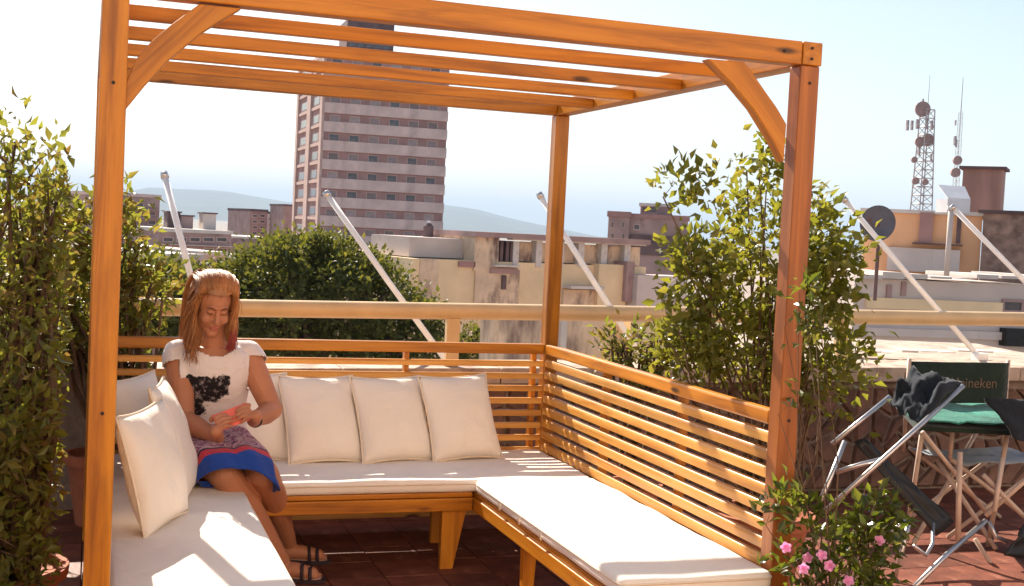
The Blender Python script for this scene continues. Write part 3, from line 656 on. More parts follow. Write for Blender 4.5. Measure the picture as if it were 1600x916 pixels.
M['dish'] = rough_mat('dish_grey', (.12, .115, .14), rough=.6, scale=4, var=.15)
M['mast'] = rough_mat('mast_steel', (.42, .36, .37), rough=.5, scale=3, var=.3)
class Face:
    """a vertical wall plane seen between two columns of the view at given distances"""
    def __init__(s, pxL, pxR, dL, dR, py=370):
        s.A = atd(pxL, py, dL); s.B = atd(pxR, py, dR); s.A.z = s.B.z = 0
        s.u = (s.B-s.A).normalized(); s.n = s.u.cross(V((0, 0, 1)))   # towards the viewer
        s.L = (s.B-s.A).length
    def hit(s, px, py):
        d = ray(px, py); t = (s.A-CAM).dot(s.n)/d.dot(s.n); p = CAM+d*t; return (p-s.A).dot(s.u), p.z
    def blk(s, mb, u0, u1, z0, z1, out, inn):
        """block on the wall from inn metres behind it to out metres in front"""
        c = s.A+s.u*((u0+u1)/2)+s.n*((out-inn)/2); c.z = (z0+z1)/2
        Rm = Matrix((s.u, s.n, V((0, 0, 1)))).transposed()
        return mb.box(c, (u1-u0, out+inn, z1-z0), Rm)
    def pblk(s, mb, p, out, inn):
        u0, z1 = s.hit(p[0], p[1]); u1, z0 = s.hit(p[2], p[3]); return s.blk(mb, min(u0, u1), max(u0, u1), min(z0, z1), max(z0, z1), out, inn)
def window(t, fc_, p, pane='glass', fr='pink', o=.05):
    u0, z1 = fc_.hit(p[0], p[1]); u1, z0 = fc_.hit(p[2], p[3]); w = min(.12*(u1-u0), .1)
    mb = MB()
    for b in ((u0, u0+w, z0, z1), (u1-w, u1, z0, z1), (u0+w, u1-w, z1-w, z1), (u0+w, u1-w, z0, z0+w)): fc_.blk(mb, *b, o, .02)
    f = mb.build('window', M[fr], t); fc_.blk(MB(), u0+w, u1-w, z0+w, z1-w, o*.3, .02).build('pane', M[pane], f); return f
def house(label, px, d, pyT, depth, mat, cap=None, name='building', pyB=None, capm='roof', cat='building'):
    """px=(left,right), d=distances; a real box down to the street"""
    f = Face(px[0], px[1], d[0], d[1], pyT); z1 = f.hit(px[0], pyT)[1]
    z0 = GZ-.5 if pyB is None else f.hit(px[0], pyB)[1]
    t = thing(name, (f.A+f.B)/2-f.n*depth/2+V((0, 0, z0)), label, cat)
    f.blk(MB(), 0, f.L, z0, z1, 0, depth).build('wall', M[mat], t)
    if cap: f.blk(MB(), -.15, f.L+.15, z1+.002, z1+cap, .15, depth+.15).build('roof', M[capm], t)
    f.z1 = z1; f.t = t; f.depth = depth
    return t, f
# --- tower with banded front
Fr = Face(499, 691, 200, 206, 355); Lf = Face(459, 499, 224, 200, 355)
ztop = Fr.hit(600, 92)[1]
tw = thing('tower_block', Fr.A+V((0, 0, GZ)), 'tall apartment tower with banded front rising behind the pergola', 'tower')
nrm = Lf.u
c = [Lf.A.copy(), Fr.A.copy(), Fr.B.copy(), Lf.A+(Fr.B-Fr.A)]
MB().prism([V((p.x, p.y, GZ)) for p in c], (0, 0, ztop-GZ)).build('wall', M['bandwall'], tw)
MB().prism([V((p.x, p.y, ztop+.01)) for p in c], (0, 0, .5)).build('roof', M['spandrel'], tw)
FH = 3.04
zs0 = Fr.hit(505, 189)[1]     # underside of the first strip below the beam
k = 0; rt = random.Random(3)
while True:
    zk = zs0+FH*(3-k)           # floor strip bottom
    if zk < -8: break
    if zk+1.35 < ztop-.3:
        Fr.blk(MB(), -.02, Fr.L+.05, zk-FH+1.36, zk, .35, .02).build('spandrel', M['spandrel'], tw)
        for j in range(6):
            u0 = .9+j*(Fr.L-.9)/6; w = 1.7
            if u0+w > Fr.L-.2: w = Fr.L-.2-u0
            r = rt.random(); mb = MB(); zz0, zz1 = zk+.02, zk+1.1
            for b in ((u0, u0+.1, zz0, zz1), (u0+w-.1, u0+w, zz0, zz1), (u0+.1, u0+w-.1, zz1-.1, zz1)): Fr.blk(mb, *b, .06, .02)
            wv = mb.build('window', M['pink'], tw)
            Fr.blk(MB(), u0+.1, u0+w-.1, zz0, zz1-.1, .03, .02).build('pane', M['glass' if r < .45 else 'shutter'], wv)
        for j in range(2):
            u0 = Lf.L*(.10+.47*j); w = Lf.L*.33
            wv = Lf.blk(MB(), u0, u0+w, zk-.2, zk+1.5, .05, .02).build('window', M['mauve'], tw)
            Lf.blk(MB(), u0+w*.2, u0+w*.8, zk+.1, zk+1.3, .08, .0).build('pane', M['glass'], wv)
        Lf.blk(MB(), 0, Lf.L-.01, zk-.75, zk-.25, .25, .02).build('transom', M['pink'], tw)
    k += 1
for j in (0.0, .44, .50, .93): Lf.blk(MB(), Lf.L*j, Lf.L*j+Lf.L*.075, GZ, ztop-.02, .4, .02).build('mullion', M['pink'], tw)
u0, z1 = Fr.hit(545, 28); u1, z0 = Fr.hit(616, 90)
Fr.blk(MB(), u0, u1, ztop+.52, z1, -1.0, 9).build('penthouse', M['dark'], tw)
for j in range(5): Fr.blk(MB(), u0+.3+j*(u1-u0-.6)/5, u0+.3+(j+.8)*(u1-u0-.6)/5, ztop+1.7, ztop+2.7, -.95, 1.02).build('vent_slot', M['glass'], tw)
# --- left district
t, f = house('mauve apartment block with balconies left of the leaning pole', (188, 250), (150, 155), 306, 14, 'mauve', .4, capm='spandrel')
for r in range(7):
    for cidx in range(3): window(t, f, (193+cidx*19, 316+r*14, 205+cidx*19, 324+r*14), 'glass' if (r+cidx) % 3 else 'shutter', 'pink')
    f.pblk(MB(), (190, 325+r*14, 249, 329+r*14), 1.0, .02).build('balcony', M['pink'], t)
f2 = Face(250, 262, 155, 170, 330)
t, f = house('long low block with a white roof edge behind the left pole', (249, 362), (120, 124), 362, 12, 'mauve', .35)
for cidx in range(5): window(t, f, (254+cidx*21, 370, 271+cidx*21, 379), 'glass', 'pink')
for cidx in range(5): window(t, f, (254+cidx*21, 387, 271+cidx*21, 396), 'glass', 'pink')
f.pblk(MB(), (249, 382, 361, 385), .7, .02).build('balcony', M['spandrel'], t)
for lab, (xa, ya, xb, yb), mt in (('small dark roof hut behind the left pole', (262, 332, 282, 357), 'dark'), ('roof hut with an open frame on the white edged block', (284, 338, 302, 357), 'mauve'), ('pale roof tank on the white edged block', (318, 334, 338, 357), 'greywall')):
    house(lab, (xa, xb), (127, 127.5), ya, 3, mt, .15, pyB=yb+4, name='roof_hut', cat='roof hut', capm='dark')
t, f = house('grey slab block left of the tower', (391, 418), (260, 262), 330, 14, 'mauve', .5, capm='dark')
for r in range(4):
    for cidx in range(2): window(t, f, (394+cidx*12, 335+r*9, 402+cidx*12, 340+r*9), 'glass', 'spandrel')
t, f = house('jagged grey block beside the tower foot', (417, 447), (270, 272), 334, 12, 'greywall', .5, capm='dark')
for r in range(4):
    for cidx in range(2): window(t, f, (420+cidx*13, 340+r*9, 429+cidx*13, 345+r*9), 'glass', 'spandrel')
house('narrow dark block touching the tower on its left', (444, 460), (255, 256), 322, 10, 'mauve', .4, capm='dark')
for lab, px, d, py, mt in (('pale low house with a white roof above the woman', (262, 312), 62, 404, 'greywall'), ('low mauve house at the far left behind the shrub', (60, 150), 70, 390, 'mauve'), ('low grey house between the left shrubs', (186, 262), 58, 446, 'mauve'),
    ('low pink house below the white edged block', (310, 352), 90, 398, 'pink'), ('small white roofed house above the round tree', (352, 392), 95, 403, 'greywall'), ('wide low house far left of the tower', (-80, 120), 140, 372, 'mauve'), ('brown low house before the slab block', (362, 420), 150, 372, 'mauve'),
    ('cream house glimpsed through the left shrub', (-40, 130), 45, 470, 'cream'), ('grey house below the mauve apartment block', (205, 262), 80, 418, 'pink')):
    t, f = house(lab, px, (d, d+1.5), py, 12, mt, .25)
    w_ = px[1]-px[0]
    for cidx in range(max(2, int(w_/28))): window(t, f, (px[0]+6+cidx*w_/max(2, int(w_/28)), py+7, px[0]+6+cidx*w_/max(2, int(w_/28))+9, py+16), 'glass', 'spandrel')
# --- cream block in the middle distance (stepped, stained)
t, f = house('stained cream building with a pillared upper storey right of the tower', (642, 1010), (56, 62), 404, 14, 'cream', None)
d_ = lambda b, o, m_, nm='wall_panel', inn=.05: f.pblk(MB(), b, o, inn).build(nm, M[m_], t)
d_((656, 371, 742, 406), -1.2, 'greywall', 'upper_wall', 6)
d_((741, 370, 776, 424), .12, 'stained', 'upper_wall', 4)
d_((776, 376, 806, 414), -.8, 'mauve', 'shutter_wall', 3)
for x in (783, 792, 799): d_((x, 377, x+3, 413), -.72, 'dark', 'batten', .04)
d_((806, 378, 1006, 416), -.4, 'stained', 'back_wall', 3)
for x in (802, 838, 872, 904, 940, 976): d_((x, 377, x+7, 418), .05, 'roof', 'pillar', .5)
d_((738, 370, 1010, 375), .4, 'mauve', 'roof', 5)
d_((800, 375, 1008, 381), .15, 'roof', 'lintel', .5)
d_((742, 420, 808, 478), .10, 'stained', 'wall_panel')
d_((716, 408, 741, 418), .12, 'bandwall', 'awning', .02)
d_((764, 418, 806, 428), .2, 'mauve', 'ledge', .02); d_((766, 413, 806, 417.5), .5, 'roof', 'ledge', .02)
d_((782, 430, 787, 452), .25, 'dark', 'pipe', .0)
d_((656, 404, 682, 480), .06, 'stained', 'wall_panel')
d_((878, 452, 926, 480), .2, 'stained', 'shade_wall', .02); d_((878, 445, 930, 451), .9, 'roof', 'ledge', .02)
d_((928, 412, 968, 478), .5, 'cream', 'wing', .3); d_((966, 408, 975, 470), .8, 'mauve', 'pillar', .3)
d_((976, 428, 1050, 480), 1.2, 'greywall', 'wing', .5)
t2 = thing('roof_tank', f.A+f.u*5.5-f.n*8+V((0, 0, f.z1+1.9)), 'small dark water tank on the cream building', 'roof tank'); uu, zz = f.hit(724, 371); Rr = MB()
pT = f.A+f.u*uu-f.n*4; MB().lathe([(0, 0), (.26, 0), (.26, .55), (.1, .72), (0, .72)], (pT.x, pT.y, zz-.12), 12).build('tank', M['dark'], t2)
MB().lathe([(0, 0), (.1, 0), (.1, .12), (0, .12)], (pT.x, pT.y, zz+.6), 10).build('lid', M['galv'], t2)
t, f = house('weathered beige wall building just below the pipe railing', (770, 1016), (20, 22), 499, .35, 'stained', None)
f.pblk(MB(), (873, 500, 879, 560), .08, .02).build('drain_pipe', M['roof'], t)
t, f = house('yellow cream house behind the airy shrub', (1008, 1120), (21, 22), 488, .35, 'cream', None)
window(t, f, (1062, 500, 1086, 530), 'glass', 'roof')
t, f = house('brown block with small windows right of the back post', (951, 984), (117.5, 117.3), 338, 8, 'mauve', .5, capm='bandwall')
for r in range(4):
    for cidx in range(2): window(t, f, (955+cidx*17, 347+r*18, 959+cidx*17, 356+r*18), 'glass', 'pink')
t, f = house('dark gabled block adjoining the brown block', (984, 1075), (117.8, 117), 340, 8, 'mauve', .4, capm='bandwall')
f.pblk(MB(), (985, 366, 1074, 402), .2, .02).build('dark_wall', M['dark'], t); window(t, f, (990, 350, 1000, 360), 'glass', 'pink')
t, f = house('small roof house on top of the brown block', (1001, 1048), (119, 118.6), 322, 4, 'mauve', .3, pyB=340, name='roof_hut', cat='roof hut')
for x in (1004, 1016): window(t, f, (x, 324, x+9, 331), 'glass', 'dark')
# --- right hand roofs
t, f = house('peach building with a brown pilaster at the right', (1352, 1536), (40.6, 39.4), 331, 5, 'peach', .12, capm='roof')
d_ = lambda b, o, m_, nm='wall_panel', inn=.03: f.pblk(MB(), b, o, inn).build(nm, M[m_], t)
d_((1438, 331.5, 1456, 380), -.01, 'bandwall', 'pilaster', .2) if False else d_((1438, 332, 1456, 380), .18, 'bandwall', 'pilaster')
d_((1426, 379, 1504, 385), .4, 'dark', 'ledge'); d_((1388, 386, 1498, 428), .25, 'greywall', 'lower_wall')
d_((1496, 338, 1500, 380), .08, 'dark', 'drain_pipe')
t, f = house('dark stone building at the right edge', (1537, 1720), (39.2, 37.7), 333, 3, 'brickdark', .1, capm='dark')
t, f = house('grey rendered house with an uneven lit roof below the peach wall', (1336, 1640), (30, 31), 434, 9, 'greywall', None)
d_ = lambda b, o, m_, nm='wall_panel', inn=.03: f.pblk(MB(), b, o, inn).build(nm, M[m_], t)
for x, y in ((1338, 428), (1372, 424), (1408, 427), (1446, 431), (1480, 433), (1518, 428), (1556, 430), (1594, 429)): d_((x, y, x+33, 436), .25, 'roof', 'roof_slab', 2.2)
d_((1352, 464, 1562, 489), .12, 'cream', 'wall_panel'); window(t, f, (1565, 467, 1598, 490), 'glass', 'mauve'); d_((1352, 511, 1562, 531), .12, 'greywall', 'wall_panel')
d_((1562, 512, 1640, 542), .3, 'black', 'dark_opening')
for x, y in ((1385, 445), (1408, 440)): d_((x, y, x+6, y+22), .06, 'mauve', 'stain_strip')
t, f = house('low flat roof with pale lit cracked surface next to the terrace', (1180, 1760), (9.9, 10.3), 560, 2.5, 'coping', None)
for i in range(9): f.pblk(MB(), (1345+i*30, 553+(i % 3)*1.2, 1371+i*30, 556.5+(i % 2)), -.3, .5).build('roof_sheet', M['roof'], t)
t, f = house('brown water tank block on the right roofs', (1505, 1567), (53, 52.3), 264, 1.6, 'rust', .12, name='tank_house', cat='tank house', pyB=340, capm='dark')

f = Face(1480, 1516, 37, 37.2, 310); t = thing('roof_vent', f.A+V((0, 0, f.hit(1480, 332)[1])), 'white sheet metal vent box on the peach building', 'roof vent')
u0, z1 = f.hit(1481, 311); u1, z0 = f.hit(1515, 334); f.blk(MB(), u0, u1, z0, z1, 0, .6).build('vent_box', M['galv'], t)
p = [f.A+f.u*u0+V((0, 0, z1+.003)), f.A+f.u*u1+V((0, 0, z1+.003)), f.A+f.u*(u1+.25)-f.n*.7+V((0, 0, z1+.42)), f.A+f.u*(u0+.1)-f.n*.7+V((0, 0, z1+.42))]
MB().prism(p, (0, 0, .03)).build('vent_hood', M['galv'], t)
b = atd(1479, 431, 28.5); tp = atd(1484, 328, 28.5); t = thing('vent_pipe', b, 'grey upright pipe in front of the peach wall', 'pipe')
MB().tube([b, V((b.x, b.y, tp.z))], .06, n=12).build('pipe', M['greywall'], t, smooth=True); MB().tube([V((b.x, b.y, tp.z+.002)), V((b.x, b.y, tp.z+.1))], .085, n=12).build('pipe_cap', M['galv'], t)
# satellite dish
c = atd(1371, 349, 16); nd = (CAM-c).normalized()+V((-.55, 0, .15)); Rm = frame(nd.cross(V((0, 0, 1))), nd).to_4x4()
t = thing('satellite_dish', c-V((0, 0, 1.0)), 'dark grey satellite dish beside the shrub', 'satellite dish')
R0 = .235; prof = [(R0*k/8, .07*(k/8)**2-.07) for k in range(9)]
mb = MB().lathe(prof+[(r, z-.012) for r, z in prof[::-1]], n=28); Mx = Rm.copy(); Mx.translation = c; mb.build('dish', M['dish'], t, smooth=True, Mx=Mx)
MB().tube([c+nd*.0-V((0, 0, .2)), c+nd*.22+V((0, 0, .02))], .01, n=6).build('feed_arm', M['dark'], t); MB().tube([c+nd*.22+V((0, 0, .0)), c+nd*.26+V((0, 0, .03))], .03, n=8).build('feed_horn', M['dark'], t)
MB().tube([c-nd*.06, c-nd*.06-V((0, 0, 1.0))], .025, n=8).build('mount_pole', M['dark'], t)
# antenna towers
def lattice(label, px, pyb, pyt, d, w, segs, extras, whip):
    b = atd(px, pyb, d); ztp = atd(px, pyt, d).z; t = thing('antenna_tower', b, label, 'antenna tower'); h = ztp-b.z
    cr = [(-1, -1), (1, -1), (1, 1), (-1, 1)]
    P = lambda k, s_: V((b.x+cr[k % 4][0]*w*(1-.35*s_), b.y+cr[k % 4][1]*w*(1-.35*s_), b.z+h*s_))
    for k in range(4): MB().tube([P(k, 0), P(k, 1)], w*.085, n=6).build('leg', M['mast'], t)
    for s_ in range(segs):
        mb = MB()
        for k in range(4):
            mb.tube([P(k, s_/segs), P(k+1, (s_+1)/segs)], w*.05, n=5); mb.tube([P(k, (s_+1)/segs), P(k+1, (s_+1)/segs)], w*.05, n=5)
        mb.build('bracing', M['mast'], t)
    for (x, y, r, kind) in extras:
        c = atd(x, y, d-.3)
        if kind == 'dish':
            mb = MB(); mb.tube([c-fwd*.25, c, c+fwd*.3], [r, r, r*.6], n=16); mb.build('drum_dish', M['mauve'], t)
        else: MB().box(c, (r*.5, r*.5, r*2.2)).build('panel_antenna', M['mast'], t)
    MB().tube([V((b.x, b.y, ztp)), V((b.x, b.y, atd(px, whip, d).z))], [.035, .02], n=6).build('whip', M['mast'], t)
lattice('lattice mast with round drum dishes on the right skyline', 1439, 332, 172, 120, .72, 12,
        [(1441, 171, .75, 'dish'), (1449, 219, .62, 'dish'), (1437, 222, .5, 'dish'), (1428, 250, .3, 'dish'), (1430, 283, .35, 'dish'), (1445, 285, .3, 'dish'), (1418, 196, .45, 'p'), (1425, 196, .42, 'p'), (1433, 194, .42, 'p'), (1448, 194, .45, 'p'), (1456, 196, .4, 'p'), (1436, 236, .4, 'p'), (1442, 160, .3, 'p'), (1455, 246, .3, 'p')], 118)
lattice('thin aerial mast right of the lattice mast', 1493, 300, 175, 90, .16, 14, [(1495, 251, .32, 'dish'), (1492, 270, .34, 'dish'), (1492, 220, .3, 'p'), (1494, 224, .25, 'p'), (1493, 192, .18, 'p')], 122)
# --- round dark tree beyond the railing
ct = atd(500, 470, 40)
tr = thing('round_tree', (ct.x, ct.y, GZ), 'round dark green street tree beyond the railing', 'tree')
rg = np.random.default_rng(21)
E_ = lambda px, py, d, rx, rz: (tuple(atd(px, py, d)), (rx, rx, rz))
ells = [E_(482, 475, 40, 2.9, 2.2), E_(365, 482, 40.5, 2.3, 1.55), E_(320, 480, 41, 1.5, 1.15), E_(572, 480, 39.5, 1.9, 1.5), E_(630, 520, 39, 1.4, 1.0), E_(710, 545, 38.5, 1.2, .75), E_(450, 430, 40, 1.7, 1.2), E_(522, 425, 40, 1.5, 1.1)]
P, O, cs = clumps(rg, ells, 620, 60, .2, .72)
branches(cs, [(ct.x, ct.y, -7)], tr, M['bark'], rg, .2, 8)
MB().tube([(ct.x, ct.y, GZ), (ct.x+.1, ct.y, -11), (ct.x, ct.y, -6.5)], [.42, .34, .26], n=12).build('trunk', M['bark'], tr, smooth=True)
tag(leaf_cloud('crown', P, .2, .55, M['leafT'], tr, rg, O, .7), kind='stuff')
for lab, px, py, d, r, sd_ in (('dark shrubby tree low at the left behind the shrubs', 230, 470, 36, 1.6, 31), ('small tree on the far left beyond the railing', 40, 480, 34, 2.0, 32)):
    c = atd(px, py, d); t = thing('street_tree', (c.x, c.y, GZ), lab, 'tree'); rg = np.random.default_rng(sd_)
    P, O, cs = clumps(rg, [((c.x, c.y, c.z), (r, r, r*.8)), ((c.x+r*.6, c.y, c.z-.5), (r*.7, r*.7, r*.6))], 160, 40, .2, .7)
    branches(cs, [(c.x, c.y, c.z-r*1.5)], t, M['bark'], rg, .12, 6); MB().tube([(c.x, c.y, GZ), (c.x, c.y, c.z-r*1.4)], [.3, .2], n=10).build('trunk', M['bark'], t)
    tag(leaf_cloud('crown', P, .2, .55, M['leafT'], t, rg, O, .7), kind='stuff')
# --- mountains
M['hill'] = rough_mat('forest_hill', (.06, .075, .06), rough=1, scale=.002, var=.4)
ridge = [(-300, 285), (100, 300), (185, 300), (235, 290), (330, 294), (357, 296), (400, 303), (450, 312), (560, 318), (690, 316), (745, 324), (800, 340), (860, 353), (950, 372), (1100, 392), (2000, 440)]
nx = 160; nd_ = 14; vs = []; fs = []
for i in range(nx+1):
    px = -300+2300*i/nx; j = max(k for k in range(len(ridge)) if ridge[k][0] <= px); j = min(j, len(ridge)-2)
    q = (px-ridge[j][0])/(ridge[j+1][0]-ridge[j][0]); py = ridge[j][1]*(1-q)+ridge[j+1][1]*q
    for k in range(nd_+1):
        D = 7000+6500*k/nd_; top = atd(px, py, 11000); hz = max(top.z, 5)
        s_ = min(1, k/(nd_*.615)); s_ = s_**1.3 if k <= nd_*.62 else 1-.5*(k-nd_*.62)/(nd_*.38)
        p = atd(px, py, D); nn_ = noise.noise(V((p.x*.0006, p.y*.0006, 0)))*.22+noise.noise(V((p.x*.002, p.y*.002, 4)))*.08
        vs.append((p.x, p.y, GZ-5+(hz-GZ)*s_*(1+nn_*(.3+.7*(1-s_)) if s_ < 1 else 1+nn_*.25)))
for i in range(nx):
    for k in range(nd_): q = i*(nd_+1)+k; fs.append((q, q+nd_+1, q+nd_+2, q+1))
tag(MB().add(vs, fs).build('mountains', M['hill'], None, smooth=True), kind='structure')
# ------------------------------------------------------------------ the seated woman
M['skin'] = rough_mat('skin', (.46, .19, .10), rough=.5, scale=9, var=.08, spec=.35, bump=.05, bscale=120)
_b = M['skin'].node_tree.nodes['Principled BSDF']; _b.inputs['Subsurface Weight'].default_value = .12; _b.inputs['Subsurface Radius'].default_value = (.02, .008, .004)
M['lip'] = rough_mat('lip', (.42, .12, .09), rough=.4, scale=9, var=.05)
M['brow'] = rough_mat('brow', (.12, .05, .025), rough=.8, scale=9)
M['hair'] = rough_mat('hair', (.36, .145, .045), rough=.38, scale=14, var=.45, stretch=(1, 1, .25), spec=.5)
M['hair_red'] = rough_mat('hair_red', (.26, .035, .025), rough=.4, scale=14, var=.35, stretch=(1, 1, .25), spec=.5)
M['sandal'] = rough_mat('sandal_dark', (.035, .02, .025), rough=.6, scale=10)
M['insole'] = rough_mat('insole', (.42, .26, .2), rough=.8, scale=10)
M['coral'] = rough_mat('coral_case', (.85, .17, .12), rough=.35, scale=5, var=.06, spec=.5)
def world_remesh(mb, voxel, smooth_it, mats):
    me = bpy.data.meshes.new('src'); me.from_pydata(mb.v, [], mb.f)
    bm = bmesh.new(); bm.from_mesh(me); bmesh.ops.recalc_face_normals(bm, faces=bm.faces); bm.to_mesh(me); bm.free()
    o = bpy.data.objects.new('src', me); COL.objects.link(o)
    r = o.modifiers.new('r', 'REMESH'); r.mode = 'VOXEL'; r.voxel_size = voxel; r.use_smooth_shade = True
    s_ = o.modifiers.new('s', 'SMOOTH'); s_.factor = .5; s_.iterations = smooth_it
    res = bpy.data.meshes.new_from_object(o.evaluated_get(bpy.context.evaluated_depsgraph_get())); bpy.data.objects.remove(o)
    res.materials.clear()
    for m in mats: res.materials.append(m)
    res.polygons.foreach_set('use_smooth', [True]*len(res.polygons)); return res
def hloft(mb, rings, n=24):
    vs = [V((cx+rx*math.cos(2*PI*j/n), cy+ry*math.sin(2*PI*j/n), cz)) for cx, cy, cz, rx, ry in rings for j in range(n)]
    k = len(rings); fs = [(i*n+j, i*n+(j+1) % n, (i+1)*n+(j+1) % n, (i+1)*n+j) for i in range(k-1) for j in range(n)]
    fs += [tuple(range(n))[::-1], tuple((k-1)*n+j for j in range(n))]; mb.add(vs, fs)
def limb(mb, pts, rs, n=16):
    mb.tube(pts, rs, n=n)
    for p, r in zip(pts, rs): mb.ell(p, (r*.99, r*.99, r*.99), nu=16, nv=10)
torso = [(.505, 1.93, .43, .165, .13), (.505, 1.93, .52, .168, .125), (.507, 1.91, .62, .140, .100), (.51, 1.875, .72, .132, .095), (.515, 1.84, .81, .148, .118), (.515, 1.825, .88, .155, .105), (.515, 1.815, .935, .150, .085), (.515, 1.805, .968, .10, .064)]
ps = thing('person', (.51, 1.9, .412), 'seated woman in a white printed top and patterned skirt looking at her phone', 'person')
B = MB(); hloft(B, torso)
HO = V((.497, 1.73, 1.155)); hf = V((.13, -.905, -.405)).normalized(); hu = (V((.04, 0, 1))-hf*V((.04, 0, 1)).dot(hf)).normalized(); hx = -hf.cross(hu)
HM = Matrix((hx, hf, hu)).transposed(); H = lambda x, y, z: HO+HM @ V((x, y, z))
limb(B, [(.515, 1.81, .95), (.512, 1.785, 1.02), (.505, 1.755, 1.10)], [.062, .05, .05])
for c, r in (((0, -.012, .03), (.074, .092, .088)), ((0, .022, -.03), (.062, .066, .085)), ((0, .056, -.100), (.030, .028, .026)), ((0, .03, -.085), (.045, .05, .035)), ((0, .078, .026), (.046, .012, .011)),
             ((-.034, .062, -.036), (.024, .022, .024)), ((.034, .062, -.036), (.024, .022, .024)), ((-.029, .070, .004), (.014, .014, .011)), ((.029, .070, .004), (.014, .014, .011)),
             ((0, .085, -.062), (.022, .009, .006)), ((0, .082, -.073), (.018, .010, .007)), ((-.073, -.01, -.008), (.008, .018, .028)), ((.073, -.01, -.008), (.008, .018, .028)), ((.011, .092, -.036), (.008, .008, .007)), ((-.011, .092, -.036), (.008, .008, .007))):
    B.ell(H(*c), r, HM, 20, 12)
B.tube([H(0, .082, .012), H(0, .095, -.012), H(0, .106, -.034)], [.008, .009, .011], n=10); B.ell(H(0, .102, -.036), (.011, .011, .009), HM)
# arms
sh1, sh2 = V((.368, 1.83, .925)), V((.664, 1.83, .925))
el1, el2 = at(287, 656, 1.70), at(425, 640, 1.74)
wr1, wr2 = at(340, 683, 1.545), at(396, 657, 1.575)
for sh, el, wr in ((sh1, el1, wr1), (sh2, el2, wr2)):
    limb(B, [sh, sh.lerp(el, .45), el], [.060, .055, .046]); limb(B, [el, el.lerp(wr, .35)+V((0, 0, -.004)), wr], [.046, .045, .029])
# hands: palm, four bent fingers and a thumb each, closed round the phone
pc = at(364, 652, 1.50); pA = (at(397, 645, 1.52)-at(331, 670, 1.49)).normalized(); pN = V((.05, -.80, .60)); pN = (pN-pA*pN.dot(pA)).normalized(); pB = pN.cross(pA)
PH = lambda x, y, z: pc+pA*x+pB*y+pN*z        # x along the phone, y across, z out of its back towards the viewer
def hand(wr, side):
    s_ = side
    k1 = PH(s_*.088, -.034, .006)
    limb(B, [wr, wr.lerp(k1, .5), k1], [.026, .027, .026])
    B.ell(k1+pN*-.006, (.027, .020, .030), None, 14, 9)
    for i, (ln, yy) in enumerate(((.80, .018), (1.0, -.001), (.98, -.020), (.80, -.038))):   # index to little finger
        b = PH(s_*.076, yy, .014); m1 = PH(s_*(.076-.036*ln), yy+.002, .0225+.002*i); m2 = PH(s_*(.076-.056*ln), yy-.001, .017); tp_ = PH(s_*(.076-.070*ln), yy-.003, .011)
        B.tube([b, m1, m2, tp_], [.0086, .0080, .0074, .0062], n=10); B.ell(tp_, (.0066,)*3, None, 8, 6)
    t0, t1, t2 = PH(s_*.086, .022, -.004), PH(s_*.068, .040, -.016), PH(s_*.045, .034, -.0165)   # thumb on the screen side
    B.tube([t0, t1, t2], [.012, .0105, .008], n=10); B.ell(t2, (.008,)*3, None, 8, 6)
hand(wr1, -1); hand(wr2, 1)
# legs
hp1, hp2 = V((.43, 1.88, .505)), V((.59, 1.88, .505)); kn1, kn2 = at(352, 742, 1.46), at(412, 742, 1.48)
an1, an2 = atz(441, 876, .085), atz(452, 850, .085)
for hp, kn, an in ((hp1, kn1, an1), (hp2, kn2, an2)):
    limb(B, [hp, hp.lerp(kn, .5), kn], [.092, .082, .064]); limb(B, [kn, kn.lerp(an, .32)+V((.004, .014, 0)), kn.lerp(an, .65)+V((.004, .008, 0)), an], [.063, .062, .047, .033])
def foot(an, dr):
    d = V(dr).normalized(); heel = V((an.x, an.y, .045))-d*.035
    limb(B, [an, heel], [.03, .03]); limb(B, [heel+V((0, 0, .005)), heel+d*.09+V((0, 0, .004)), heel+d*.165+V((0, 0, -.008))], [.031, .033, .028])
    sd_ = d.cross(V((0, 0, 1)))
    for i in range(5): B.tube([heel+d*.165+sd_*(-.024+.012*i)+V((0, 0, -.012)), heel+d*(.205-.008*abs(i-1.2))+sd_*(-.026+.013*i)+V((0, 0, -.018))], [.010, .0085], n=8)
    so = []
    for q, w in ((-.045, .025), (-.02, .034), (.06, .032), (.14, .044), (.19, .042), (.222, .02)): so.append((q, w))
    poly = [heel+d*q+sd_*w for q, w in so]+[heel+d*q-sd_*w for q, w in so[::-1]]
    s_ = MB().prism([V((p.x, p.y, .003)) for p in poly], (0, 0, .016)).build('sandal', M['sandal'], ps)
    for q, w, hgt in ((.13, .046, .062), (.165, .045, .05)): MB().tube([V((*(heel+d*q+sd_*w).xy, .018)), V((*(heel+d*(q-.005)+sd_*w*.5).xy, hgt+.012)), V((*(heel+d*(q-.005)-sd_*w*.5).xy, hgt+.012)), V((*(heel+d*q-sd_*w).xy, .018))], .0075, n=8).build('strap', M['sandal'], s_, smooth=True)
    MB().tube([V((*(heel+d*.03+sd_*.038).xy, .018)), V((*(heel-d*.03+sd_*.028).xy, .07)), V((*(heel-d*.03-sd_*.028).xy, .07)), V((*(heel+d*.03-sd_*.038).xy, .018))], .006, n=8).build('heel_strap', M['insole'], s_, smooth=True)
    MB().prism([V((*(p+(heel+d*.09-p)*.12).xy, .0195)) for p in poly], (0, 0, .003)).build('insole', M['insole'], s_)
foot(an2, (.97, -.22, 0)); foot(an1, (.93, -.36, 0))
body = place(bpy.data.objects.new('body', world_remesh(B, .0036, 4, [M['skin']])), ps)
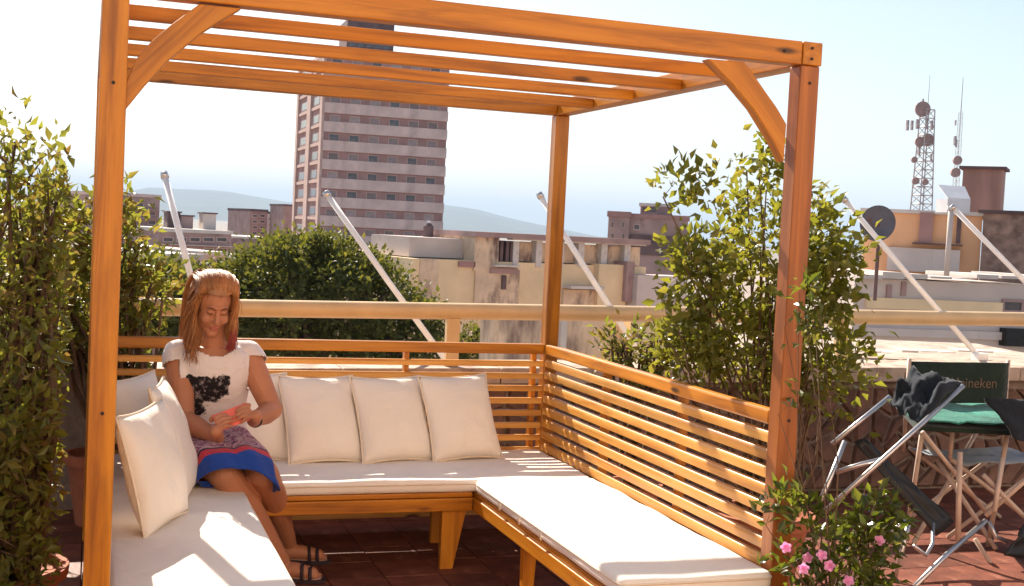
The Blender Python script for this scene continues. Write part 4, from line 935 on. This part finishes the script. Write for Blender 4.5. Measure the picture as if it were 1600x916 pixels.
# face details
for s_ in (-1, 1):
    MB().tube([H(s_*.016, .0855, .0), H(s_*.029, .0865, -.0035), H(s_*.042, .079, .0)], [.0012, .0022, .0012], n=6).build('eyelash', M['brow'], ps, smooth=True)
    MB().tube([H(s_*.012, .092, .022), H(s_*.028, .0905, .030), H(s_*.046, .0785, .024)], [.002, .0034, .0015], n=6).build('eyebrow', M['brow'], ps, smooth=True)
L_ = MB(); L_.ell(H(0, .0885, -.0615), (.021, .007, .0048), HM); L_.ell(H(0, .0865, -.0725), (.0175, .008, .0058), HM); L_.build('lips', M['lip'], ps, smooth=True)
# top
def shirt_mat():
    m, nt, n, l, b = newmat('printed_white_top')
    tc = n.new('ShaderNodeTexCoord'); nz = n.new('ShaderNodeTexNoise'); nz.inputs['Scale'].default_value = 30; nz.inputs['Detail'].default_value = 7; l.new(tc.outputs['Object'], nz.inputs['Vector'])
    sep = n.new('ShaderNodeSeparateXYZ'); l.new(tc.outputs['Object'], sep.inputs[0])
    def mth(op, a_, b_=None):
        q = n.new('ShaderNodeMath'); q.operation = op
        for i, k in enumerate((a_, b_)):
            if k is None: continue
            if isinstance(k, (int, float)): q.inputs[i].default_value = k
            else: l.new(k, q.inputs[i])
        return q.outputs[0]
    best = None
    for cx_, cz_, rx_, rz_ in ((.452, .775, .088, .062), (.435, .725, .068, .062), (.462, .828, .092, .030), (.548, .812, .034, .052), (.515, .775, .06, .045)):
        dx = mth('DIVIDE', mth('SUBTRACT', sep.outputs[0], cx_), rx_); dz = mth('DIVIDE', mth('SUBTRACT', sep.outputs[2], cz_), rz_)
        d = mth('ADD', mth('MULTIPLY', dx, dx), mth('MULTIPLY', dz, dz)); best = d if best is None else mth('MINIMUM', best, d)
    fz = mth('ADD', best, mth('MULTIPLY', mth('SUBTRACT', nz.outputs[0], .5), 3.4))
    bk = mth('GREATER_THAN', sep.outputs[1], 1.80); fz = mth('ADD', fz, mth('MULTIPLY', bk, 9))
    rp = ramp(n, [(.72, (1, 1, 1)), (1.0, (0, 0, 0))]); l.new(fz, rp.inputs[0])
    n2 = n.new('ShaderNodeTexNoise'); n2.inputs['Scale'].default_value = 48; n2.inputs['Detail'].default_value = 3; l.new(tc.outputs['Object'], n2.inputs['Vector'])
    ink = ramp(n, [(.52, (.02, .016, .018)), (.72, (.34, .29, .30))]); l.new(n2.outputs[0], ink.inputs[0])
    mx = n.new('ShaderNodeMix'); mx.data_type = 'RGBA'; l.new(rp.outputs[0], mx.inputs[0]); mx.inputs[6].default_value = (.74, .66, .65, 1); l.new(ink.outputs[0], mx.inputs[7]); l.new(mx.outputs[2], b.inputs['Base Color'])
    b.inputs['Roughness'].default_value = .9; b.inputs['Specular IOR Level'].default_value = .1
    n3 = n.new('ShaderNodeTexNoise'); n3.inputs['Scale'].default_value = 13; n3.inputs['Distortion'].default_value = 1.5; l.new(tc.outputs['Object'], n3.inputs['Vector'])
    bp = n.new('ShaderNodeBump'); bp.inputs['Strength'].default_value = .5; bp.inputs['Distance'].default_value = .02; l.new(n3.outputs[0], bp.inputs['Height']); l.new(bp.outputs[0], b.inputs['Normal'])
    return m
T_ = MB(); hloft(T_, [(x, y, z, rx+.014+(.012 if z < .76 else 0), ry+.014+(.012 if z < .76 else 0)) for x, y, z, rx, ry in torso[1:]])
for sh, el in ((sh1, el1), (sh2, el2)): limb(T_, [sh+V((0, 0, .004)), sh.lerp(el, .33)+V((-.012 if sh is sh1 else .012, 0, .004))], [.064, .062])
limb(T_, [sh1+V((.03, 0, .012)), sh2+V((-.03, 0, .012))], [.055, .055])
sm_ = world_remesh(T_, .007, 5, [shirt_mat()])
bm = bmesh.new(); bm.from_mesh(sm_); kill = []
for f_ in bm.faces:
    p = f_.calc_center_median(); q = p-V((.515, 1.755, 1.015)); k_ = (q.x/.098)**2+(q.y/.10)**2+(q.z/.088)**2 < 1
    for sh, el in ((sh1, el1), (sh2, el2)):
        d = (el-sh).normalized()
        if (p-sh).dot(d) > .044 and abs(p.x-.515) > .145 and p.z > .78: k_ = True
    if p.z < .585: k_ = True
    if k_: kill.append(f_)
bmesh.ops.delete(bm, geom=kill, context='FACES')
for v in bm.verts: v.co += v.normal*(.004*noise.noise(v.co*22))
bm.to_mesh(sm_); bm.free()
so = place(bpy.data.objects.new('top', sm_), ps); md = so.modifiers.new('t', 'SOLIDIFY'); md.thickness = .004; md.offset = 1
# skirt
M['blue'] = fabric_mat('blue_hem', (.018, .06, .30), var=.15, bump=.2, wr=14); M['red'] = fabric_mat('red_band', (.50, .035, .06), var=.15, bump=.2, wr=14); M['navy'] = fabric_mat('navy_line', (.03, .02, .05), var=.2)
def skirt_mat():
    m, nt, n, l, b = newmat('patterned_skirt'); tc = n.new('ShaderNodeTexCoord')
    wv = n.new('ShaderNodeTexNoise'); wv.inputs['Scale'].default_value = 24; wv.inputs['Detail'].default_value = 2; wv.inputs['Distortion'].default_value = 2.2; l.new(tc.outputs['Object'], wv.inputs['Vector'])
    rp = ramp(n, [(.30, (.10, .05, .14)), (.42, (.30, .10, .18)), (.50, (.62, .42, .44)), (.58, (.55, .36, .42)), (.66, (.14, .06, .16)), (.78, (.45, .10, .12))]); l.new(wv.outputs[0], rp.inputs[0]); l.new(rp.outputs[0], b.inputs['Base Color']); b.inputs['Roughness'].default_value = .9
    return m
key = [((.505, 1.915, .64), (0, .1, -1), .150, .112), ((.505, 1.905, .56), (0, -.3, -1), .172, .13), ((.507, 1.83, .53), (0, -1, -.5), .185, .118), ((.52, 1.74, .520), (.06, -1, -.05), .182, .108), ((.545, 1.63, .515), (.1, -1, 0), .172, .100), ((.565, 1.53, .510), (.1, -1, -.1), .162, .095), ((.578, 1.455, .500), (.1, -1, -.4), .158, .094), ((.586, 1.425, .485), (.05, -.75, -.8), .160, .088), ((.592, 1.412, .474), (0, -.45, -1), .168, .085)]
NR, NS = 48, 56; vs = []; fs = []; mi = []
def cat(i, t, fn):
    g_ = lambda k: fn(key[min(max(k, 0), len(key)-1)]); p0, p1, p2, p3 = g_(i-1), g_(i), g_(i+1), g_(i+2)
    return .5*((2*p1)+(p2-p0)*t+(2*p0-5*p1+4*p2-p3)*t*t+(3*p1-p0-3*p2+p3)*t**3)
for r in range(NR+1):
    q = r/NR*(len(key)-1); i = min(int(q), len(key)-2); t = q-i
    c = V([cat(i, t, lambda k, j=j: k[0][j]) for j in range(3)]); Tn = V([cat(i, t, lambda k, j=j: k[1][j]) for j in range(3)]).normalized(); w = cat(i, t, lambda k: k[2]); h = cat(i, t, lambda k: k[3])
    X = (V((1, 0, 0))-Tn*Tn.x).normalized(); Yv = Tn.cross(X)
    for j in range(NS):
        an = 2*PI*j/NS; ca_, sa = math.cos(an), math.sin(an); e = .72
        x = w*abs(ca_)**e*(1 if ca_ >= 0 else -1); y = h*abs(sa)**e*(1 if sa >= 0 else -1)
        fold = .006*math.sin(an*7+r*.12)*min(1, r/20)+.006*noise.noise(V((an*2, r*.15, 0)))
        dip = -.022*math.exp(-(x/.035)**2)*(1 if c.y < 1.78 else 0) if abs(sa) > .5 else 0
        k = 1+(fold+dip)/max(.05, math.hypot(x, y))
        p = c+X*x*k+Yv*y*k
        if p.y > 1.56: p.z = max(p.z, .416)
        k2 = max(0, (r-30)/18)**1.5; xn = (p.x-c.x)/w
        if p.y < c.y+.06: p.z += k2*(.022-.062*xn*xn-.022*xn)
        vs.append(p)
for r in range(NR):
    m_ = 0 if r < 33 else (3 if r < 34 else (2 if r < 37 else 1))
    for j in range(NS): fs.append((r*NS+j, r*NS+(j+1) % NS, (r+1)*NS+(j+1) % NS, (r+1)*NS+j)); mi.append(m_)
sk = MB(); sk.v = [tuple(v) for v in vs]; sk.f = fs; sk.mi = mi
so = sk.build('skirt', [skirt_mat(), M['blue'], M['red'], M['navy']], ps, smooth=True); md = so.modifiers.new('t', 'SOLIDIFY'); md.thickness = .004
# hair: cap and strands
hb = MB(); hb.ell((0, 0, 0), (1, 1, 1), None, 40, 26); cv = []
hv = [V((x*.090, -.012+y*.108, .036+z*.108)) for x, y, z in hb.v]
faces = [f_ for f_ in hb.f if not ((sum((hv[i].y for i in f_))/4 > .046) and sum((hv[i].z for i in f_))/4 < .085) and not (sum((hv[i].z for i in f_))/4 < -.03)]
vs = []
for p in hv:
    nn_ = .006*noise.noise(V((p.x*40, p.y*25, p.z*40)))+.003*math.sin(p.x*260+p.y*30); vs.append(H(*(p*(1+nn_/.09))))
hm = MB().add(vs, faces); rh = random.Random(5)
def strand(mb, a_, ctrl, end, r, wob):
    pts = []; n_ = 12; c1, c2 = ctrl
    ph_ = rh.uniform(0, 6.28)
    for i in range(n_+1):
        t = i/n_; p = a_*(1-t)**3+c1*3*t*(1-t)**2+c2*3*t*t*(1-t)+end*t**3
        p = p+V((math.sin(t*9+ph_), math.cos(t*8+ph_*1.3), 0))*wob*t; pts.append(p)
    mb.tube(pts, [r*(1-.65*(i/n_)**2) for i in range(n_+1)], n=5)
red = MB()
def lock(cnt, fn, mb, r, wob, spread):
    for _ in range(cnt):
        a_, c1, c2, e = fn(); j_ = lambda m_: V((rh.gauss(0, m_), rh.gauss(0, m_), rh.gauss(0, m_)))
        strand(mb, a_+j_(.003), (c1+j_(.006), c2+j_(.005)), e+j_(spread), r*rh.uniform(.7, 1.25), wob)
for k in range(26):     # viewer's left: swept from the temple, in front of the shoulder down to the chest
    fx = rh.uniform(-.06, .045); top_ = rh.uniform(.075, .135); ex, ez = rh.gauss(.416, .015), (rh.uniform(.955, 1.05) if k % 4 else rh.uniform(.90, .955)); ey = rh.uniform(1.70, 1.745)
    a0 = H(-.035-.045*(.135-top_)/.06, fx-.02, top_); b1 = H(-.089, fx, top_-.06); b2 = V((ex-.012+rh.gauss(0, .006), ey+.012, ez+.15)); e0 = V((ex, ey, ez))
    lock(13, lambda: (a0, b1, b2, e0), hm, .0027, .015, .008)
for k in range(26):     # viewer's right: along the cheek, ending at the jaw
    fx = rh.uniform(-.06, .045); top_ = rh.uniform(.075, .135); ex, ez = rh.gauss(.574, .010), rh.uniform(.985, 1.05); ey = rh.uniform(1.69, 1.75)
    a0 = H(.035+.045*(.135-top_)/.06, fx-.02, top_); b1 = H(.095, fx, top_-.06); b2 = V((ex+.016+rh.gauss(0, .005), ey+.01, ez+.10)); e0 = V((ex, ey, ez))
    lock(13, lambda: (a0, b1, b2, e0), hm, .0028, .008, .006)
for k in range(10):
    e0 = V((rh.gauss(.570, .010), rh.uniform(1.68, 1.70), rh.uniform(.965, 1.0))); a0 = H(.082, rh.uniform(.02, .05), -.03); b1 = H(.09, .045, -.07); b2 = V((.588, 1.69, 1.05))
    lock(10, lambda: (a0, b1, b2, e0), red, .003, .004, .006)
for k in range(48):     # combed back from the hairline over the crown
    x = -.078+.156*k/47; hz_ = .058+.045*math.sqrt(max(0, 1-(x/.08)**2)); a0 = H(x, .060-1.9*x*x, hz_-.006); ce = math.sqrt(max(0, 1-(x/.093)**2)); b1 = H(x*1.08, .062-1.5*x*x, .07+.082*ce); b2 = H(x*1.15, -.03, .07+.096*ce); e0 = H(x*1.1, -.10, .06+.05*ce)
    lock(9, lambda: (a0, b1, b2, e0), hm, .0030, .002, .004)
for k in range(30):     # back of the head and nape
    x = rh.uniform(-.08, .08); a0 = H(x*.8, -.07, .125); b1 = H(x*1.3, -.15, .08); b2 = H(x*1.4, -.12, -.08); e0 = V((.50+x*1.5, 1.875, rh.uniform(.93, 1.0)))
    lock(8, lambda: (a0, b1, b2, e0), hm, .0036, .006, .008)
for k in range(60):     # fine loose hairs
    a2 = rh.uniform(.1, PI-.1); q = rh.uniform(-.05, .05)
    strand(hm, H(.08*math.cos(a2), q, .03+.10*math.sin(a2)), (H(.10*math.cos(a2), q, .04+.115*math.sin(a2)), H(.115*math.cos(a2), q+.02, .01+.10*math.sin(a2))), H(.115*math.cos(a2)+rh.gauss(0, .01), q+.02, -.06+.12*math.sin(a2)), .0010, .003)
hm.build('hair', M['hair'], ps, smooth=True); red.build('red_hair_tips', M['hair_red'], ps, smooth=True)
w_ = (wr2-el2).normalized(); wc = wr2-w_*.012; e1 = w_.cross(V((0, 0, 1))).normalized(); e2 = w_.cross(e1)
MB().tube([wc+(e1*math.cos(2*PI*k/20)+e2*math.sin(2*PI*k/20))*.0295 for k in range(21)], .006, n=8, cap=False).build('bracelet', M['black'], ps, smooth=True)
# phone in a coral case
ph = thing('phone', pc, 'coral phone case held in the seated woman\'s hands', 'phone')
Rm = Matrix((pA, pB, pN)).transposed().to_4x4(); Rm.translation = pc+pN*.0
MB().box((0, 0, .001), (.152, .078, .009)).build('case', M['coral'], ph, bevel=.003, Mx=Rm)
MB().box((0, 0, -.0046), (.142, .069, .0012)).build('screen', M['glass'], ph, Mx=Rm)
MB().box((.054, .02, .0062), (.022, .022, .0016)).build('camera_bump', M['black'], ph, Mx=Rm)

# ------------------------------------------------------------------ haze
HAZE = 1.0e-4
if HAZE:
    m = bpy.data.materials.new('haze_air'); m.use_nodes = True; nt = m.node_tree; nt.nodes.clear()
    out = nt.nodes.new('ShaderNodeOutputMaterial'); pv = nt.nodes.new('ShaderNodeVolumePrincipled')
    pv.inputs['Color'].default_value = (.62, .79, 1, 1); pv.inputs['Density'].default_value = HAZE; pv.inputs['Anisotropy'].default_value = 0
    nt.links.new(pv.outputs[0], out.inputs['Volume'])
    tag(MB().box((0, 0, 375), (70000, 70000, 790)).build('haze', m), kind='stuff')
